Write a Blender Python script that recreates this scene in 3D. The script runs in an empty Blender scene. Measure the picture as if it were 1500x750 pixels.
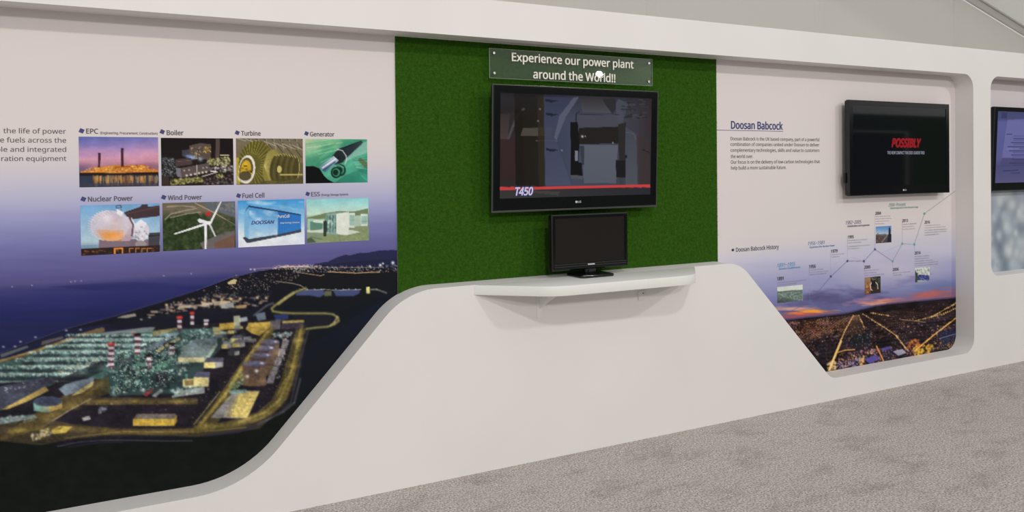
import bpy, bmesh, math, random
import numpy as np
from mathutils import Matrix, Vector

random.seed(7)
RNG = np.random.default_rng(11)
SC = bpy.context.scene
COL = SC.collection

# ------------------------------------------------------------------ camera
F_PX, YAW, PITCH, ROLL, PY0 = 1167.0, 0.484026934, -0.011588582, -0.010937528, 264.342
DIST, EYE = 3.6, 1.50906
f_ = np.array([math.sin(YAW)*math.cos(PITCH), math.cos(YAW)*math.cos(PITCH), math.sin(PITCH)])
r_ = np.array([math.cos(YAW), -math.sin(YAW), 0.0])
u_ = np.cross(r_, f_)
R_ = r_*math.cos(ROLL)+u_*math.sin(ROLL)
U_ = -r_*math.sin(ROLL)+u_*math.cos(ROLL)
CAM = np.array([0.0, -DIST, EYE])
cd = bpy.data.cameras.new('camera')
cd.sensor_width = 36.0
cd.lens = 36.0*F_PX/1500.0
cd.shift_y = -(375.0-PY0)/1500.0
cd.clip_end = 200
co = bpy.data.objects.new('camera', cd)
COL.objects.link(co)
co.matrix_world = Matrix(((R_[0], U_[0], -f_[0], CAM[0]), (R_[1], U_[1], -f_[1], CAM[1]), (R_[2], U_[2], -f_[2], CAM[2]), (0, 0, 0, 1)))
SC.camera = co

# ------------------------------------------------------------------ world, lamps, exposure
SC.view_settings.view_transform = 'Standard'
SC.view_settings.look = 'None'
SC.view_settings.gamma = 1.0
SC.view_settings.use_curve_mapping = False
SC.view_settings.exposure = -0.06
w = bpy.data.worlds.new('tent_daylight')
SC.world = w
w.use_nodes = True
w.node_tree.nodes['Background'].inputs[0].default_value = (0.93, 0.925, 0.92, 1)
w.node_tree.nodes['Background'].inputs[1].default_value = 0.66


def lamp(name, loc, target, size, power, col=(1.0, 0.945, 0.90)):
    l = bpy.data.lights.new(name, 'AREA')
    l.shape = 'DISK'
    l.size = size
    l.energy = power
    l.color = col
    o = bpy.data.objects.new(name, l)
    COL.objects.link(o)
    o.location = loc
    d = Vector(target)-Vector(loc)
    o.rotation_euler = d.to_track_quat('-Z', 'Y').to_euler()
    return o


lamp('hall_lamp', (9.5, -10.8, 8.5), (3.0, 0, 1.0), 0.6, 330)
lamp('hall_lamp', (-2.0, -10.8, 8.7), (1.6, 0, 1.0), 0.6, 330)
lamp('hall_lamp', (-3.0, -15.0, 6.0), (1.5, 0, 1.2), 0.7, 360)
lamp('hall_lamp', (5.0, -17.0, 6.2), (2.0, 0, 1.2), 0.7, 360)
lamp('hall_lamp', (14.4, -17.5, 4.58), (4.0, 0, 1.5), 0.2, 40)


# ------------------------------------------------------------------ helpers
def ray(px, py):
    return R_*((px-750.0)/F_PX)+U_*((PY0-py)/F_PX)+f_


def W(px, py, Y=0.0):
    d = ray(px, py)
    t = (Y-CAM[1])/d[1]
    return CAM[0]+d[0]*t, CAM[2]+d[2]*t


def PXARR(X, Y, Z):
    dx, dy, dz = X-CAM[0], Y-CAM[1], Z-CAM[2]
    cx = dx*R_[0]+dy*R_[1]+dz*R_[2]
    cy = dx*U_[0]+dy*U_[1]+dz*U_[2]
    cz = dx*f_[0]+dy*f_[1]+dz*f_[2]
    return 750.0+F_PX*cx/cz, PY0-F_PX*cy/cz


def lin(c):
    c = np.asarray(c, dtype=np.float64)
    return np.where(c <= 0.04045, c/12.92, ((c+0.055)/1.055)**2.4)


def L255(r, g, b, k=1.0):
    v = lin(np.array([r, g, b])/255.0)*k
    return (float(v[0]), float(v[1]), float(v[2]), 1.0)


def tag(o, label=None, cat=None, group=None, kind=None):
    if label: o['label'] = label
    if cat: o['category'] = cat
    if group: o['group'] = group
    if kind: o['kind'] = kind
    return o


def empty(name, loc, label, cat, group=None):
    o = bpy.data.objects.new(name, None)
    COL.objects.link(o)
    o.location = loc
    o.empty_display_size = 0.1
    return tag(o, label, cat, group)


def link(name, me, mat, parent=None, smooth=False):
    """world-coordinate mesh, parented without moving it"""
    o = bpy.data.objects.new(name, me)
    COL.objects.link(o)
    if mat: me.materials.append(mat)
    if parent is not None:
        o.parent = parent
        bpy.context.view_layer.update()
        o.matrix_parent_inverse = parent.matrix_world.inverted()
    if smooth:
        for p in me.polygons: p.use_smooth = True
    return o


def bm_obj(name, bm, mat, parent=None, smooth=False):
    me = bpy.data.meshes.new(name)
    bmesh.ops.recalc_face_normals(bm, faces=bm.faces)
    bm.to_mesh(me)
    bm.free()
    return link(name, me, mat, parent, smooth)


def add_box(bm, x0, x1, y0, y1, z0, z1, bev=0.0, M=None):
    r = bmesh.ops.create_cube(bm, size=1.0)
    vs = r['verts']
    bmesh.ops.scale(bm, vec=(x1-x0, y1-y0, z1-z0), verts=vs)
    bmesh.ops.translate(bm, vec=((x0+x1)/2, (y0+y1)/2, (z0+z1)/2), verts=vs)
    if bev > 0:
        es = list({e for v in vs for e in v.link_edges})
        g = bmesh.ops.bevel(bm, geom=es, offset=bev, segments=2, affect='EDGES', profile=0.6)
        vs = list({v for f in g['faces'] for v in f.verts} | {v for v in vs if v.is_valid})
    if M is not None:
        bmesh.ops.transform(bm, matrix=M, verts=vs)
    return vs


def fillet(pts, n=10):
    """pts: (x, z, tangent length); returns outline with rounded corners"""
    out = []
    N = len(pts)
    for i in range(N):
        x, z, t = pts[i]
        if t <= 0:
            out.append((x, z))
            continue
        a = Vector(pts[i-1][:2])
        b = Vector((x, z))
        c = Vector(pts[(i+1) % N][:2])
        p = b+(a-b).normalized()*t
        q = b+(c-b).normalized()*t
        d1, d2 = (b-p).normalized(), (q-b).normalized()
        ang = d1.angle(d2)
        # rational quadratic (true arc)
        wgt = math.cos(ang/2)
        for k in range(n+1):
            s = k/n
            w0, w1, w2 = (1-s)**2, 2*s*(1-s)*wgt, s*s
            v = (p*w0+b*w1+q*w2)/(w0+w1+w2)
            out.append((v.x, v.y))
    return out


def plate_mesh(name, loops, y0, y1, bev=0.0, axis='Y'):
    """filled outline(s) in X-Z, from Y=y0 to y1 (axis 'Z': outline in X-Y from z0 to z1)"""
    cu = bpy.data.curves.new(name, 'CURVE')
    cu.dimensions = '2D'
    cu.fill_mode = 'BOTH'
    th = (y1-y0)/2
    cu.extrude = max(th-bev, 1e-5)
    if bev > 0:
        cu.bevel_depth = bev
        cu.bevel_resolution = 1
        cu.offset = -bev
    for lp in loops:
        sp = cu.splines.new('POLY')
        sp.points.add(len(lp)-1)
        for p, (a, b) in zip(sp.points, lp):
            p.co = (a, b, 0, 1)
        sp.use_cyclic_u = True
    tmp = bpy.data.objects.new('tmp', cu)
    COL.objects.link(tmp)
    bpy.context.view_layer.update()
    dg = bpy.context.evaluated_depsgraph_get()
    me = bpy.data.meshes.new_from_object(tmp.evaluated_get(dg))
    bpy.data.objects.remove(tmp)
    bpy.data.curves.remove(cu)
    me.name = name
    if axis == 'Y':
        M = Matrix(((1, 0, 0, 0), (0, 0, -1, (y0+y1)/2), (0, 1, 0, 0), (0, 0, 0, 1)))
    else:
        M = Matrix.Translation((0, 0, (y0+y1)/2))
    me.transform(M)
    me.materials.clear()
    bm = bmesh.new()
    bm.from_mesh(me)
    bmesh.ops.remove_doubles(bm, verts=bm.verts, dist=1e-5)
    bmesh.ops.recalc_face_normals(bm, faces=bm.faces)
    bm.to_mesh(me)
    bm.free()
    for p in me.polygons: p.use_smooth = True
    me.set_sharp_from_angle(angle=math.radians(25))
    return me


_cap = {}


def text_mesh(s, offset=0.0, shear=0.0, spacing=1.0, extrude=0.01):
    cu = bpy.data.curves.new('t', 'FONT')
    cu.body = s
    cu.size = 1.0
    if FONT: cu.font = FONT
    cu.shear = shear
    cu.space_character = spacing
    cu.extrude = extrude
    cu.resolution_u = 3
    tmp = bpy.data.objects.new('tmp', cu)
    COL.objects.link(tmp)
    bpy.context.view_layer.update()
    me = bpy.data.meshes.new_from_object(tmp.evaluated_get(bpy.context.evaluated_depsgraph_get()))
    bpy.data.objects.remove(tmp)
    bpy.data.curves.remove(cu)
    me.materials.clear()
    if offset > 0:          # a heavier weight: the outline struck several times, a hair apart
        bm = bmesh.new()
        dz = 0.0
        for a, b in ((-1, 0), (1, 0), (0, 0.8), (0, -0.8), (0.7, 0.6), (-0.7, 0.6), (0.7, -0.6), (-0.7, -0.6)):
            n0 = len(bm.verts)
            bm.from_mesh(me)
            bm.verts.ensure_lookup_table()
            for v in bm.verts[n0:]:
                v.co.x += a*offset
                v.co.y += b*offset
                v.co.z += dz
            dz -= 0.006
        bm.to_mesh(me)
        bm.free()
    return me


FONT = None
try:
    import os
    FONT = bpy.data.fonts.load(os.path.join(bpy.utils.system_resource('DATAFILES'), 'fonts', 'NotoSansHebrew-Regular.woff2'))
except Exception:
    FONT = None


def cap_height():
    if 'h' not in _cap:
        me = text_mesh('H')
        zs = [v.co.y for v in me.vertices]
        _cap['h'] = max(zs)-min(zs)
    return _cap['h']


def text_on(name, s, xl, xr, zb, cap, Y, mat, parent, offset=0.0, shear=0.0, thick=0.0006, M=None):
    """lettering on an X-Z plane: left/right X, baseline z, capital height"""
    me = text_mesh(s, offset, shear)
    xs = [v.co.x for v in me.vertices]
    x0, x1 = min(xs), max(xs)
    sx = (xr-xl)/(x1-x0)
    sz = cap/cap_height()
    T = Matrix(((sx, 0, 0, xl-x0*sx), (0, 0, -thick/0.02, Y), (0, sz, 0, zb), (0, 0, 0, 1)))
    if M is not None: T = M @ T
    me.transform(T)
    return link(name, me, mat, parent)


def text_px(name, s, pl, pr, cappx, Y, mat, parent, offset=0.0, shear=0.0):
    xl, z1 = W(pl[0], pl[1], Y)
    xr, z2 = W(pr[0], pr[1], Y)
    _, zt = W(pl[0], pl[1]-cappx, Y)
    return text_on(name, s, xl, xr, (z1+z2)/2, zt-z1, Y, mat, parent, offset, shear)


# ------------------------------------------------------------------ materials
def mat(name, col, rough=0.6, spec=0.5, metal=0.0, coat=0.0, noise=None, bump=None, emit=None):
    m = bpy.data.materials.new(name)
    m.use_nodes = True
    nt = m.node_tree
    b = nt.nodes['Principled BSDF']
    b.inputs['Base Color'].default_value = col
    b.inputs['Roughness'].default_value = rough
    b.inputs['Specular IOR Level'].default_value = spec
    b.inputs['Metallic'].default_value = metal
    b.inputs['Coat Weight'].default_value = coat
    b.inputs['Coat Roughness'].default_value = 0.03
    tc = nt.nodes.new('ShaderNodeTexCoord')
    if noise:
        sc, amt, det = noise
        n = nt.nodes.new('ShaderNodeTexNoise')
        n.inputs['Scale'].default_value = sc
        n.inputs['Detail'].default_value = det
        nt.links.new(tc.outputs['Object'], n.inputs['Vector'])
        mr = nt.nodes.new('ShaderNodeMapRange')
        mr.inputs['From Min'].default_value = 0.3
        mr.inputs['From Max'].default_value = 0.7
        mr.inputs['To Min'].default_value = 1-amt
        mr.inputs['To Max'].default_value = 1+amt
        nt.links.new(n.outputs['Fac'], mr.inputs['Value'])
        mx = nt.nodes.new('ShaderNodeMix')
        mx.data_type = 'RGBA'
        mx.blend_type = 'MULTIPLY'
        mx.inputs[0].default_value = 1.0
        mx.inputs[6].default_value = col
        nt.links.new(mr.outputs[0], mx.inputs[7])
        nt.links.new(mx.outputs[2], b.inputs['Base Color'])
    if bump:
        sc, st = bump
        n2 = nt.nodes.new('ShaderNodeTexNoise')
        n2.inputs['Scale'].default_value = sc
        n2.inputs['Detail'].default_value = 4
        nt.links.new(tc.outputs['Object'], n2.inputs['Vector'])
        bp = nt.nodes.new('ShaderNodeBump')
        bp.inputs['Strength'].default_value = st
        bp.inputs['Distance'].default_value = 0.002
        nt.links.new(n2.outputs['Fac'], bp.inputs['Height'])
        nt.links.new(bp.outputs['Normal'], b.inputs['Normal'])
    if emit:
        b.inputs['Emission Color'].default_value = emit[0]
        b.inputs['Emission Strength'].default_value = emit[1]
    return m


def print_mat(name, rough=0.5, spec=0.16):
    m = mat(name, (1, 1, 1, 1), rough, spec)
    nt = m.node_tree
    a = nt.nodes.new('ShaderNodeAttribute')
    a.attribute_name = 'ink'
    nt.links.new(a.outputs['Color'], nt.nodes['Principled BSDF'].inputs['Base Color'])
    return m


def screen_mat(name, strength=1.0, rough=0.04):
    m = mat(name, (0.004, 0.004, 0.004, 1), rough, 0.5)
    nt = m.node_tree
    a = nt.nodes.new('ShaderNodeAttribute')
    a.attribute_name = 'ink'
    b = nt.nodes['Principled BSDF']
    nt.links.new(a.outputs['Color'], b.inputs['Emission Color'])
    b.inputs['Emission Strength'].default_value = strength
    return m


M_WALL = mat('white_painted_board', (0.76, 0.742, 0.725, 1), 0.55, 0.35, noise=(1.3, 0.025, 3), bump=(90, 0.05))
M_SHELF = mat('white_laminate', (0.78, 0.78, 0.75, 1), 0.4, 0.4)
M_PRINT = print_mat('printed_vinyl', 0.5, 0.06)
M_BLACK = mat('black_gloss_plastic', (0.006, 0.006, 0.007, 1), 0.12, 0.5)
M_DARK = mat('black_satin_plastic', (0.012, 0.012, 0.012, 1), 0.4, 0.4)
M_CLEAR_EDGE = mat('smoky_clear_edge', (0.06, 0.065, 0.06, 1), 0.15, 0.6)
M_STEEL = mat('brushed_steel', (0.75, 0.75, 0.72, 1), 0.25, 0.5, metal=1.0)
M_LOGO = mat('silver_lettering', (0.55, 0.55, 0.55, 1), 0.3, 0.5)
M_OFFSCREEN = mat('unlit_screen', (0.010, 0.008, 0.007, 1), 0.3, 0.35)
M_SIGNTXT = mat('white_vinyl_lettering', (0.82, 0.80, 0.72, 1), 0.5, 0.3)
M_INK_GREY = mat('grey_ink', L255(92, 86, 92), 0.5, 0.3)
M_INK_DARK = mat('dark_ink', L255(66, 62, 74), 0.5, 0.3)
M_INK_BLUE = mat('navy_ink', L255(62, 66, 118), 0.5, 0.3)
M_INK_TEAL = mat('teal_ink', L255(70, 150, 180), 0.5, 0.3)
M_INK_SLATE = mat('slate_blue_ink', L255(96, 128, 165), 0.5, 0.3)
M_INK_PLUM = mat('plum_grey_ink', L255(98, 96, 128), 0.5, 0.3)
M_INK_GREEN = mat('sea_green_ink', L255(104, 152, 146), 0.5, 0.3)
M_RED_LED = mat('red_letters_on_screen', (0.02, 0, 0, 1), 0.3, 0.3, emit=((0.25, 0.003, 0.008, 1), 1.0))
M_PALE_LED = mat('pale_letters_on_screen', (0.02, 0.02, 0.02, 1), 0.3, 0.3, emit=((0.20, 0.20, 0.26, 1), 1.0))
M_LILAC_LED = mat('lilac_letters_on_screen', (0.02, 0.02, 0.02, 1), 0.3, 0.3, emit=((0.52, 0.50, 0.72, 1), 1.0))
M_NAVY_LED = mat('navy_outline_on_screen', (0.01, 0.01, 0.02, 1), 0.3, 0.3, emit=((0.03, 0.028, 0.10, 1), 1.0))

# carpet
M_CARPET = mat('grey_carpet', (0.24, 0.225, 0.21, 1), 0.95, 0.1)
nt = M_CARPET.node_tree
tc = nt.nodes.new('ShaderNodeTexCoord')


def noise_node(scale, detail, rough=0.55, vec=None):
    n = nt.nodes.new('ShaderNodeTexNoise')
    n.inputs['Scale'].default_value = scale
    n.inputs['Detail'].default_value = detail
    n.inputs['Roughness'].default_value = rough
    nt.links.new(vec if vec else tc.outputs['Object'], n.inputs['Vector'])
    return n


def rng_node(src, a, b, c, d):
    mr = nt.nodes.new('ShaderNodeMapRange')
    for k, v in zip(('From Min', 'From Max', 'To Min', 'To Max'), (a, b, c, d)):
        mr.inputs[k].default_value = v
    nt.links.new(src, mr.inputs['Value'])
    return mr


def mul_node(a, b):
    n = nt.nodes.new('ShaderNodeMath')
    n.operation = 'MULTIPLY'
    nt.links.new(a, n.inputs[0])
    nt.links.new(b, n.inputs[1])
    return n


mp = nt.nodes.new('ShaderNodeMapping')
mp.inputs['Scale'].default_value = (0.55, 1.0, 1.0)
nt.links.new(tc.outputs['Object'], mp.inputs['Vector'])
n1 = rng_node(noise_node(5.2, 6, 0.68, mp.outputs[0]).outputs['Fac'], 0.34, 0.50, 0.80, 1.03)
n2 = rng_node(noise_node(28, 4, 0.7).outputs['Fac'], 0.3, 0.7, 0.88, 1.12)
n3 = rng_node(noise_node(105, 2, 0.6).outputs['Fac'], 0.33, 0.67, 0.55, 1.45)
m12 = mul_node(n1.outputs[0], n2.outputs[0])
m123 = mul_node(m12.outputs[0], n3.outputs[0])
mx = nt.nodes.new('ShaderNodeMix')
mx.data_type = 'RGBA'
mx.blend_type = 'MULTIPLY'
mx.inputs[0].default_value = 1.0
mx.inputs[6].default_value = (0.46, 0.43, 0.40, 1)
nt.links.new(m123.outputs[0], mx.inputs[7])
nt.links.new(mx.outputs[2], nt.nodes['Principled BSDF'].inputs['Base Color'])
bp = nt.nodes.new('ShaderNodeBump')
bp.inputs['Strength'].default_value = 0.6
bp.inputs['Distance'].default_value = 0.004
nt.links.new(n3.outputs[0], bp.inputs['Height'])
nt.links.new(bp.outputs['Normal'], nt.nodes['Principled BSDF'].inputs['Normal'])

# clear acrylic: what passes through plus a mirror sheen
M_ACRYLIC = bpy.data.materials.new('clear_acrylic')
M_ACRYLIC.use_nodes = True
nt = M_ACRYLIC.node_tree
nt.nodes.clear()
out = nt.nodes.new('ShaderNodeOutputMaterial')
tr = nt.nodes.new('ShaderNodeBsdfTransparent')
tr.inputs[0].default_value = (0.96, 0.985, 0.95, 1)
gl = nt.nodes.new('ShaderNodeBsdfGlossy')
gl.inputs['Roughness'].default_value = 0.01
fr = nt.nodes.new('ShaderNodeFresnel')
fr.inputs['IOR'].default_value = 1.5
mxs = nt.nodes.new('ShaderNodeMixShader')
nt.links.new(fr.outputs[0], mxs.inputs[0])
nt.links.new(tr.outputs[0], mxs.inputs[1])
nt.links.new(gl.outputs[0], mxs.inputs[2])
nt.links.new(mxs.outputs[0], out.inputs[0])

# ------------------------------------------------------------------ setting
DEP = 0.14            # depth of the recess
SILL = 0.944
big = fillet([(-1.25, 2.181, 0.1), (-1.25, 0.145, 0.1), (0.571, 0.145, 0.21), (1.318, SILL, 0.16),
              (3.434, SILL, 0.10), (4.215, 0.142, 0.05), (5.722, 0.142, 0.11), (5.722, 2.181, 0.10)], 12)
far = fillet([(5.932, 2.181, 0.10), (5.932, 0.682, 0.09), (8.0, 0.682, 0.09), (8.0, 2.181, 0.10)], 10)
TOPZ = 2.372
outer = [(-2.2, 0.0), (9.2, 0.0), (9.2, TOPZ), (-2.2, TOPZ)]
o = link('wall_front', plate_mesh('wall_front', [outer, big, far], 0.0, DEP, 0.0), M_WALL)
tag(o, 'white painted display wall with large rounded cutouts around the murals', 'wall', kind='structure')

bm = bmesh.new()
add_box(bm, -14, 26, -16, 2.6, -0.08, 0.0)
o = bm_obj('floor', bm, M_CARPET)
tag(o, 'mottled grey carpet floor in front of the white display wall', 'floor', kind='structure')

M_FABRIC = mat('tent_fabric', (0.60, 0.585, 0.555, 1), 0.7, 0.2, noise=(0.5, 0.03, 2))
M_ROOF = mat('roof_membrane', (0.85, 0.84, 0.81, 1), 0.7, 0.2)
bm = bmesh.new()
# gable end sheet with soft welded seams
gz = lambda x: 3.553-0.29*(x-9.49)
xs = list(np.arange(-6.0, 14.01, 0.25))
xs += [a+d for a in (2.4, 4.72, 7.04, 9.36, 11.7) for d in (-0.06, -0.05, 0.05, 0.06)]
xs = sorted(set(round(float(x), 3) for x in xs))
prev = None
for x in xs:
    yo = -0.012 if any(abs(x-a) < 0.055 for a in (2.4, 4.72, 7.04, 9.36, 11.7)) else 0.0
    v = [bm.verts.new((x, 2.5+yo, 0.0)), bm.verts.new((x, 2.5+yo, max(gz(x), 2.0)))]
    if prev: bm.faces.new((prev[0], v[0], v[1], prev[1]))
    prev = v
o = bm_obj('wall_back', bm, M_FABRIC)
tag(o, 'grey tent gable sheet seen above the display wall', 'tent wall', kind='structure')
sol = o.modifiers.new('thickness', 'SOLIDIFY')
sol.thickness = 0.01
sol.offset = 1

def translucent(m, amount, col):
    nt = m.node_tree
    b = nt.nodes['Principled BSDF']
    t = nt.nodes.new('ShaderNodeBsdfTranslucent')
    t.inputs[0].default_value = col
    mxn = nt.nodes.new('ShaderNodeMixShader')
    mxn.inputs[0].default_value = amount
    out = nt.nodes['Material Output']
    nt.links.new(b.outputs[0], mxn.inputs[1])
    nt.links.new(t.outputs[0], mxn.inputs[2])
    nt.links.new(mxn.outputs[0], out.inputs[0])


translucent(M_FABRIC, 0.72, (0.93, 0.91, 0.87, 1))
translucent(M_ROOF, 0.7, (0.97, 0.96, 0.94, 1))
bm = bmesh.new()
vs = [bm.verts.new((x, y, gz(x)+0.112)) for y in (0.2, 2.52) for x in (5.0, 14.0)]
bm.faces.new((vs[0], vs[1], vs[3], vs[2]))
o = bm_obj('ceiling', bm, M_ROOF)
tag(o, 'sloping white tent roof membrane at the upper right', 'tent roof', kind='structure')
sol = o.modifiers.new('thickness', 'SOLIDIFY')
sol.thickness = 0.003

ang = math.atan(-0.29)
L = 11.0/math.cos(ang)
M = Matrix.Translation((3.0, 0, gz(3.0))) @ Matrix.Rotation(-ang, 4, 'Y')
bm = bmesh.new()
add_box(bm, 0, L, 2.455, 2.487, 0.0, 0.085, 0.008, M)
add_box(bm, 0, L, 2.435, 2.487, 0.0852, 0.106, 0.008, M)
o = bm_obj('trim_1', bm, mat('tent_frame_white', (0.72, 0.70, 0.67, 1), 0.45, 0.4))
tag(o, 'pale sloping tent frame beam at the upper right corner', 'beam', kind='structure')

# the stand across the aisle, seen only mirrored in the glass and screens
bm = bmesh.new()
add_box(bm, 2.0, 30.0, -8.3, -8.0, 0.0, 2.67, 0.01)
o = bm_obj('wall_opposite', bm, mat('dark_green_booth', (0.05, 0.10, 0.06, 1), 0.7, 0.2, noise=(1.5, 0.1, 3)))
tag(o, 'dark green stand wall across the aisle', 'wall', kind='structure')
bm = bmesh.new()
add_box(bm, 9.0, 16.05, -7.995, -7.94, 0.0, 2.26, 0.01)
o = bm_obj('trim_2', bm, mat('navy_panel', (0.02, 0.035, 0.06, 1), 0.6, 0.2))
tag(o, 'navy panel on the stand wall across the aisle', 'panel', kind='structure')
bm = bmesh.new()
add_box(bm, 9.0, 16.16, -7.995, -7.92, 2.26, 2.31, 0.01)
add_box(bm, 16.05, 16.16, -7.995, -7.92, 0.0, 2.26, 0.01)
o = bm_obj('trim_3', bm, mat('pale_edge', (0.5, 0.5, 0.47, 1), 0.5, 0.3))
tag(o, 'pale edging around the navy panel across the aisle', 'trim', kind='structure')


# ------------------------------------------------------------------ printed pictures: a small ink canvas
class Canvas:
    def __init__(s, x0, y0, x1, y1, sc=1.0, bg=(128, 128, 128)):
        s.x0, s.y0, s.sc = x0, y0, sc
        s.w, s.h = int((x1-x0)*sc)+1, int((y1-y0)*sc)+1
        s.a = np.empty((s.h, s.w, 3), np.float32)
        s.a[:] = np.array(bg, np.float32)
        s.yy, s.xx = np.mgrid[0:s.h, 0:s.w].astype(np.float32)
        s.xx = s.xx/sc+x0
        s.yy = s.yy/sc+y0

    def _box(s, x0, y0, x1, y1):
        i0 = max(0, int((y0-s.y0)*s.sc)-1)
        i1 = min(s.h, int((y1-s.y0)*s.sc)+2)
        j0 = max(0, int((x0-s.x0)*s.sc)-1)
        j1 = min(s.w, int((x1-s.x0)*s.sc)+2)
        return (slice(i0, i1), slice(j0, j1)) if i1 > i0 and j1 > j0 else None

    def mask(s, pts):
        xs = [p[0] for p in pts]
        ys = [p[1] for p in pts]
        b = s._box(min(xs), min(ys), max(xs), max(ys))
        if b is None: return None, None
        X, Y = s.xx[b], s.yy[b]
        m = np.zeros(X.shape, bool)
        n = len(pts)
        for i in range(n):
            xa, ya = pts[i]
            xb, yb = pts[(i+1) % n]
            if ya == yb: continue
            c = ((ya > Y) != (yb > Y)) & (X < (xb-xa)*(Y-ya)/(yb-ya)+xa)
            m ^= c
        return b, m

    def poly(s, pts, col, al=1.0):
        b, m = s.mask(pts)
        if b is None: return
        m = (m*al)[..., None]
        s.a[b] = s.a[b]*(1-m)+np.array(col, np.float32)*m

    def polygrad(s, pts, c0, c1, ax='y', al=1.0):
        b, m = s.mask(pts)
        if b is None: return
        v = [p[1] if ax == 'y' else p[0] for p in pts]
        t = ((s.yy if ax == 'y' else s.xx)[b]-min(v))/max(max(v)-min(v), 1e-6)
        t = np.clip(t, 0, 1)[..., None]
        c = np.array(c0, np.float32)*(1-t)+np.array(c1, np.float32)*t
        m = (m*al)[..., None]
        s.a[b] = s.a[b]*(1-m)+c*m

    def stops(s, field, st, m=None):
        ks = [k for k, _ in st]
        c = np.stack([np.interp(field, ks, [q[i] for _, q in st]) for i in range(3)], -1).astype(np.float32)
        if m is None: s.a[:] = c
        else: s.a = s.a*(1-m[..., None])+c*m[..., None]

    def line(s, pts, wd, col, al=1.0):
        for (xa, ya), (xb, yb) in zip(pts[:-1], pts[1:]):
            b = s._box(min(xa, xb)-wd, min(ya, yb)-wd, max(xa, xb)+wd, max(ya, yb)+wd)
            if b is None: continue
            X, Y = s.xx[b], s.yy[b]
            dx, dy = xb-xa, yb-ya
            t = np.clip(((X-xa)*dx+(Y-ya)*dy)/max(dx*dx+dy*dy, 1e-9), 0, 1)
            d = np.hypot(X-xa-t*dx, Y-ya-t*dy)
            m = (np.clip((wd/2-d)*s.sc+0.5, 0, 1)*al)[..., None]
            s.a[b] = s.a[b]*(1-m)+np.array(col, np.float32)*m

    def ell(s, cx, cy, rx, ry, col, al=1.0, rot=0.0):
        n = 28
        c, q = math.cos(rot), math.sin(rot)
        s.poly([(cx+rx*math.cos(6.2832*i/n)*c-ry*math.sin(6.2832*i/n)*q,
                 cy+rx*math.cos(6.2832*i/n)*q+ry*math.sin(6.2832*i/n)*c) for i in range(n)], col, al)

    def glow(s, x, y, r, col, al=1.0, ry=None):
        ry = ry or r
        b = s._box(x-2.4*r, y-2.4*ry, x+2.4*r, y+2.4*ry)
        if b is None: return
        d = ((s.xx[b]-x)/r)**2+((s.yy[b]-y)/ry)**2
        m = (np.exp(-d*1.4)*al)[..., None]
        s.a[b] = s.a[b]*(1-m)+np.array(col, np.float32)*m

    def dots(s, n, quad, cols, r0, r1, al=0.9, ysq=1.0):
        q = np.array(quad, float)
        for _ in range(n):
            u, v = random.random(), random.random()
            p = q[0]*(1-u)*(1-v)+q[1]*u*(1-v)+q[2]*u*v+q[3]*(1-u)*v
            r = random.uniform(r0, r1)
            s.glow(p[0], p[1], r, random.choice(cols), al*random.uniform(0.55, 1), r*ysq)

    def rects(s, n, quad, cols, w0, w1, h0, h1, al=0.9, sk=0.0):
        q = np.array(quad, float)
        for _ in range(n):
            u, v = random.random(), random.random()
            p = q[0]*(1-u)*(1-v)+q[1]*u*(1-v)+q[2]*u*v+q[3]*(1-u)*v
            a, b = random.uniform(w0, w1)/2, random.uniform(h0, h1)/2
            s.poly([(p[0]-a+sk*b, p[1]-b), (p[0]+a+sk*b, p[1]-b), (p[0]+a-sk*b, p[1]+b), (p[0]-a-sk*b, p[1]+b)],
                   random.choice(cols), al*random.uniform(0.6, 1))

    def noise(s, cx, cy, seed=0, octv=3):
        """value noise with cell size (cx, cy) canvas units, range about -1..1"""
        rg = np.random.default_rng(seed)
        tot = np.zeros((s.h, s.w), np.float32)
        amp, norm = 1.0, 0.0
        for _ in range(octv):
            gx = np.arange(s.w)/(cx*s.sc)
            gy = np.arange(s.h)/(cy*s.sc)
            g = rg.uniform(-1, 1, (int(gy[-1])+3, int(gx[-1])+3)).astype(np.float32)
            ix, iy = gx.astype(int), gy.astype(int)
            fx, fy = gx-ix, gy-iy
            fx, fy = fx*fx*(3-2*fx), (fy*fy*(3-2*fy))[:, None]
            A = g[iy][:, ix]*(1-fx)+g[iy][:, ix+1]*fx
            B = g[iy+1][:, ix]*(1-fx)+g[iy+1][:, ix+1]*fx
            tot += amp*(A*(1-fy)+B*fy)
            norm += amp
            amp *= 0.55
            cx, cy = max(cx/2, 1/s.sc), max(cy/2, 1/s.sc)
        return tot/norm*1.6

    def blur(s, r):
        """soft focus of the print, radius in canvas units"""
        n = max(1, int(round(r*s.sc)))
        k = np.exp(-0.5*(np.arange(-2*n, 2*n+1)/n)**2)
        k = (k/k.sum()).astype(np.float32)
        for ax in (0, 1):
            p = np.pad(s.a, [(2*n, 2*n) if i == ax else (0, 0) for i in range(3)], mode='edge')
            o = np.zeros_like(s.a)
            for i, w_ in enumerate(k):
                o += w_*(p[i:i+s.h] if ax == 0 else p[:, i:i+s.w])
            s.a = o

    def mix(s, col, m):
        m = np.clip(m, 0, 1)[..., None]
        s.a = s.a*(1-m)+np.array(col, np.float32)*m

    def sample(s, X, Y):
        fx = np.clip((np.asarray(X)-s.x0)*s.sc, 0, s.w-1.001)
        fy = np.clip((np.asarray(Y)-s.y0)*s.sc, 0, s.h-1.001)
        ix, iy = fx.astype(int), fy.astype(int)
        fx, fy = (fx-ix)[..., None], (fy-iy)[..., None]
        a = s.a
        return (a[iy, ix]*(1-fx)+a[iy, ix+1]*fx)*(1-fy)+(a[iy+1, ix]*(1-fx)+a[iy+1, ix+1]*fx)*fy


INK = 1.11


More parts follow.
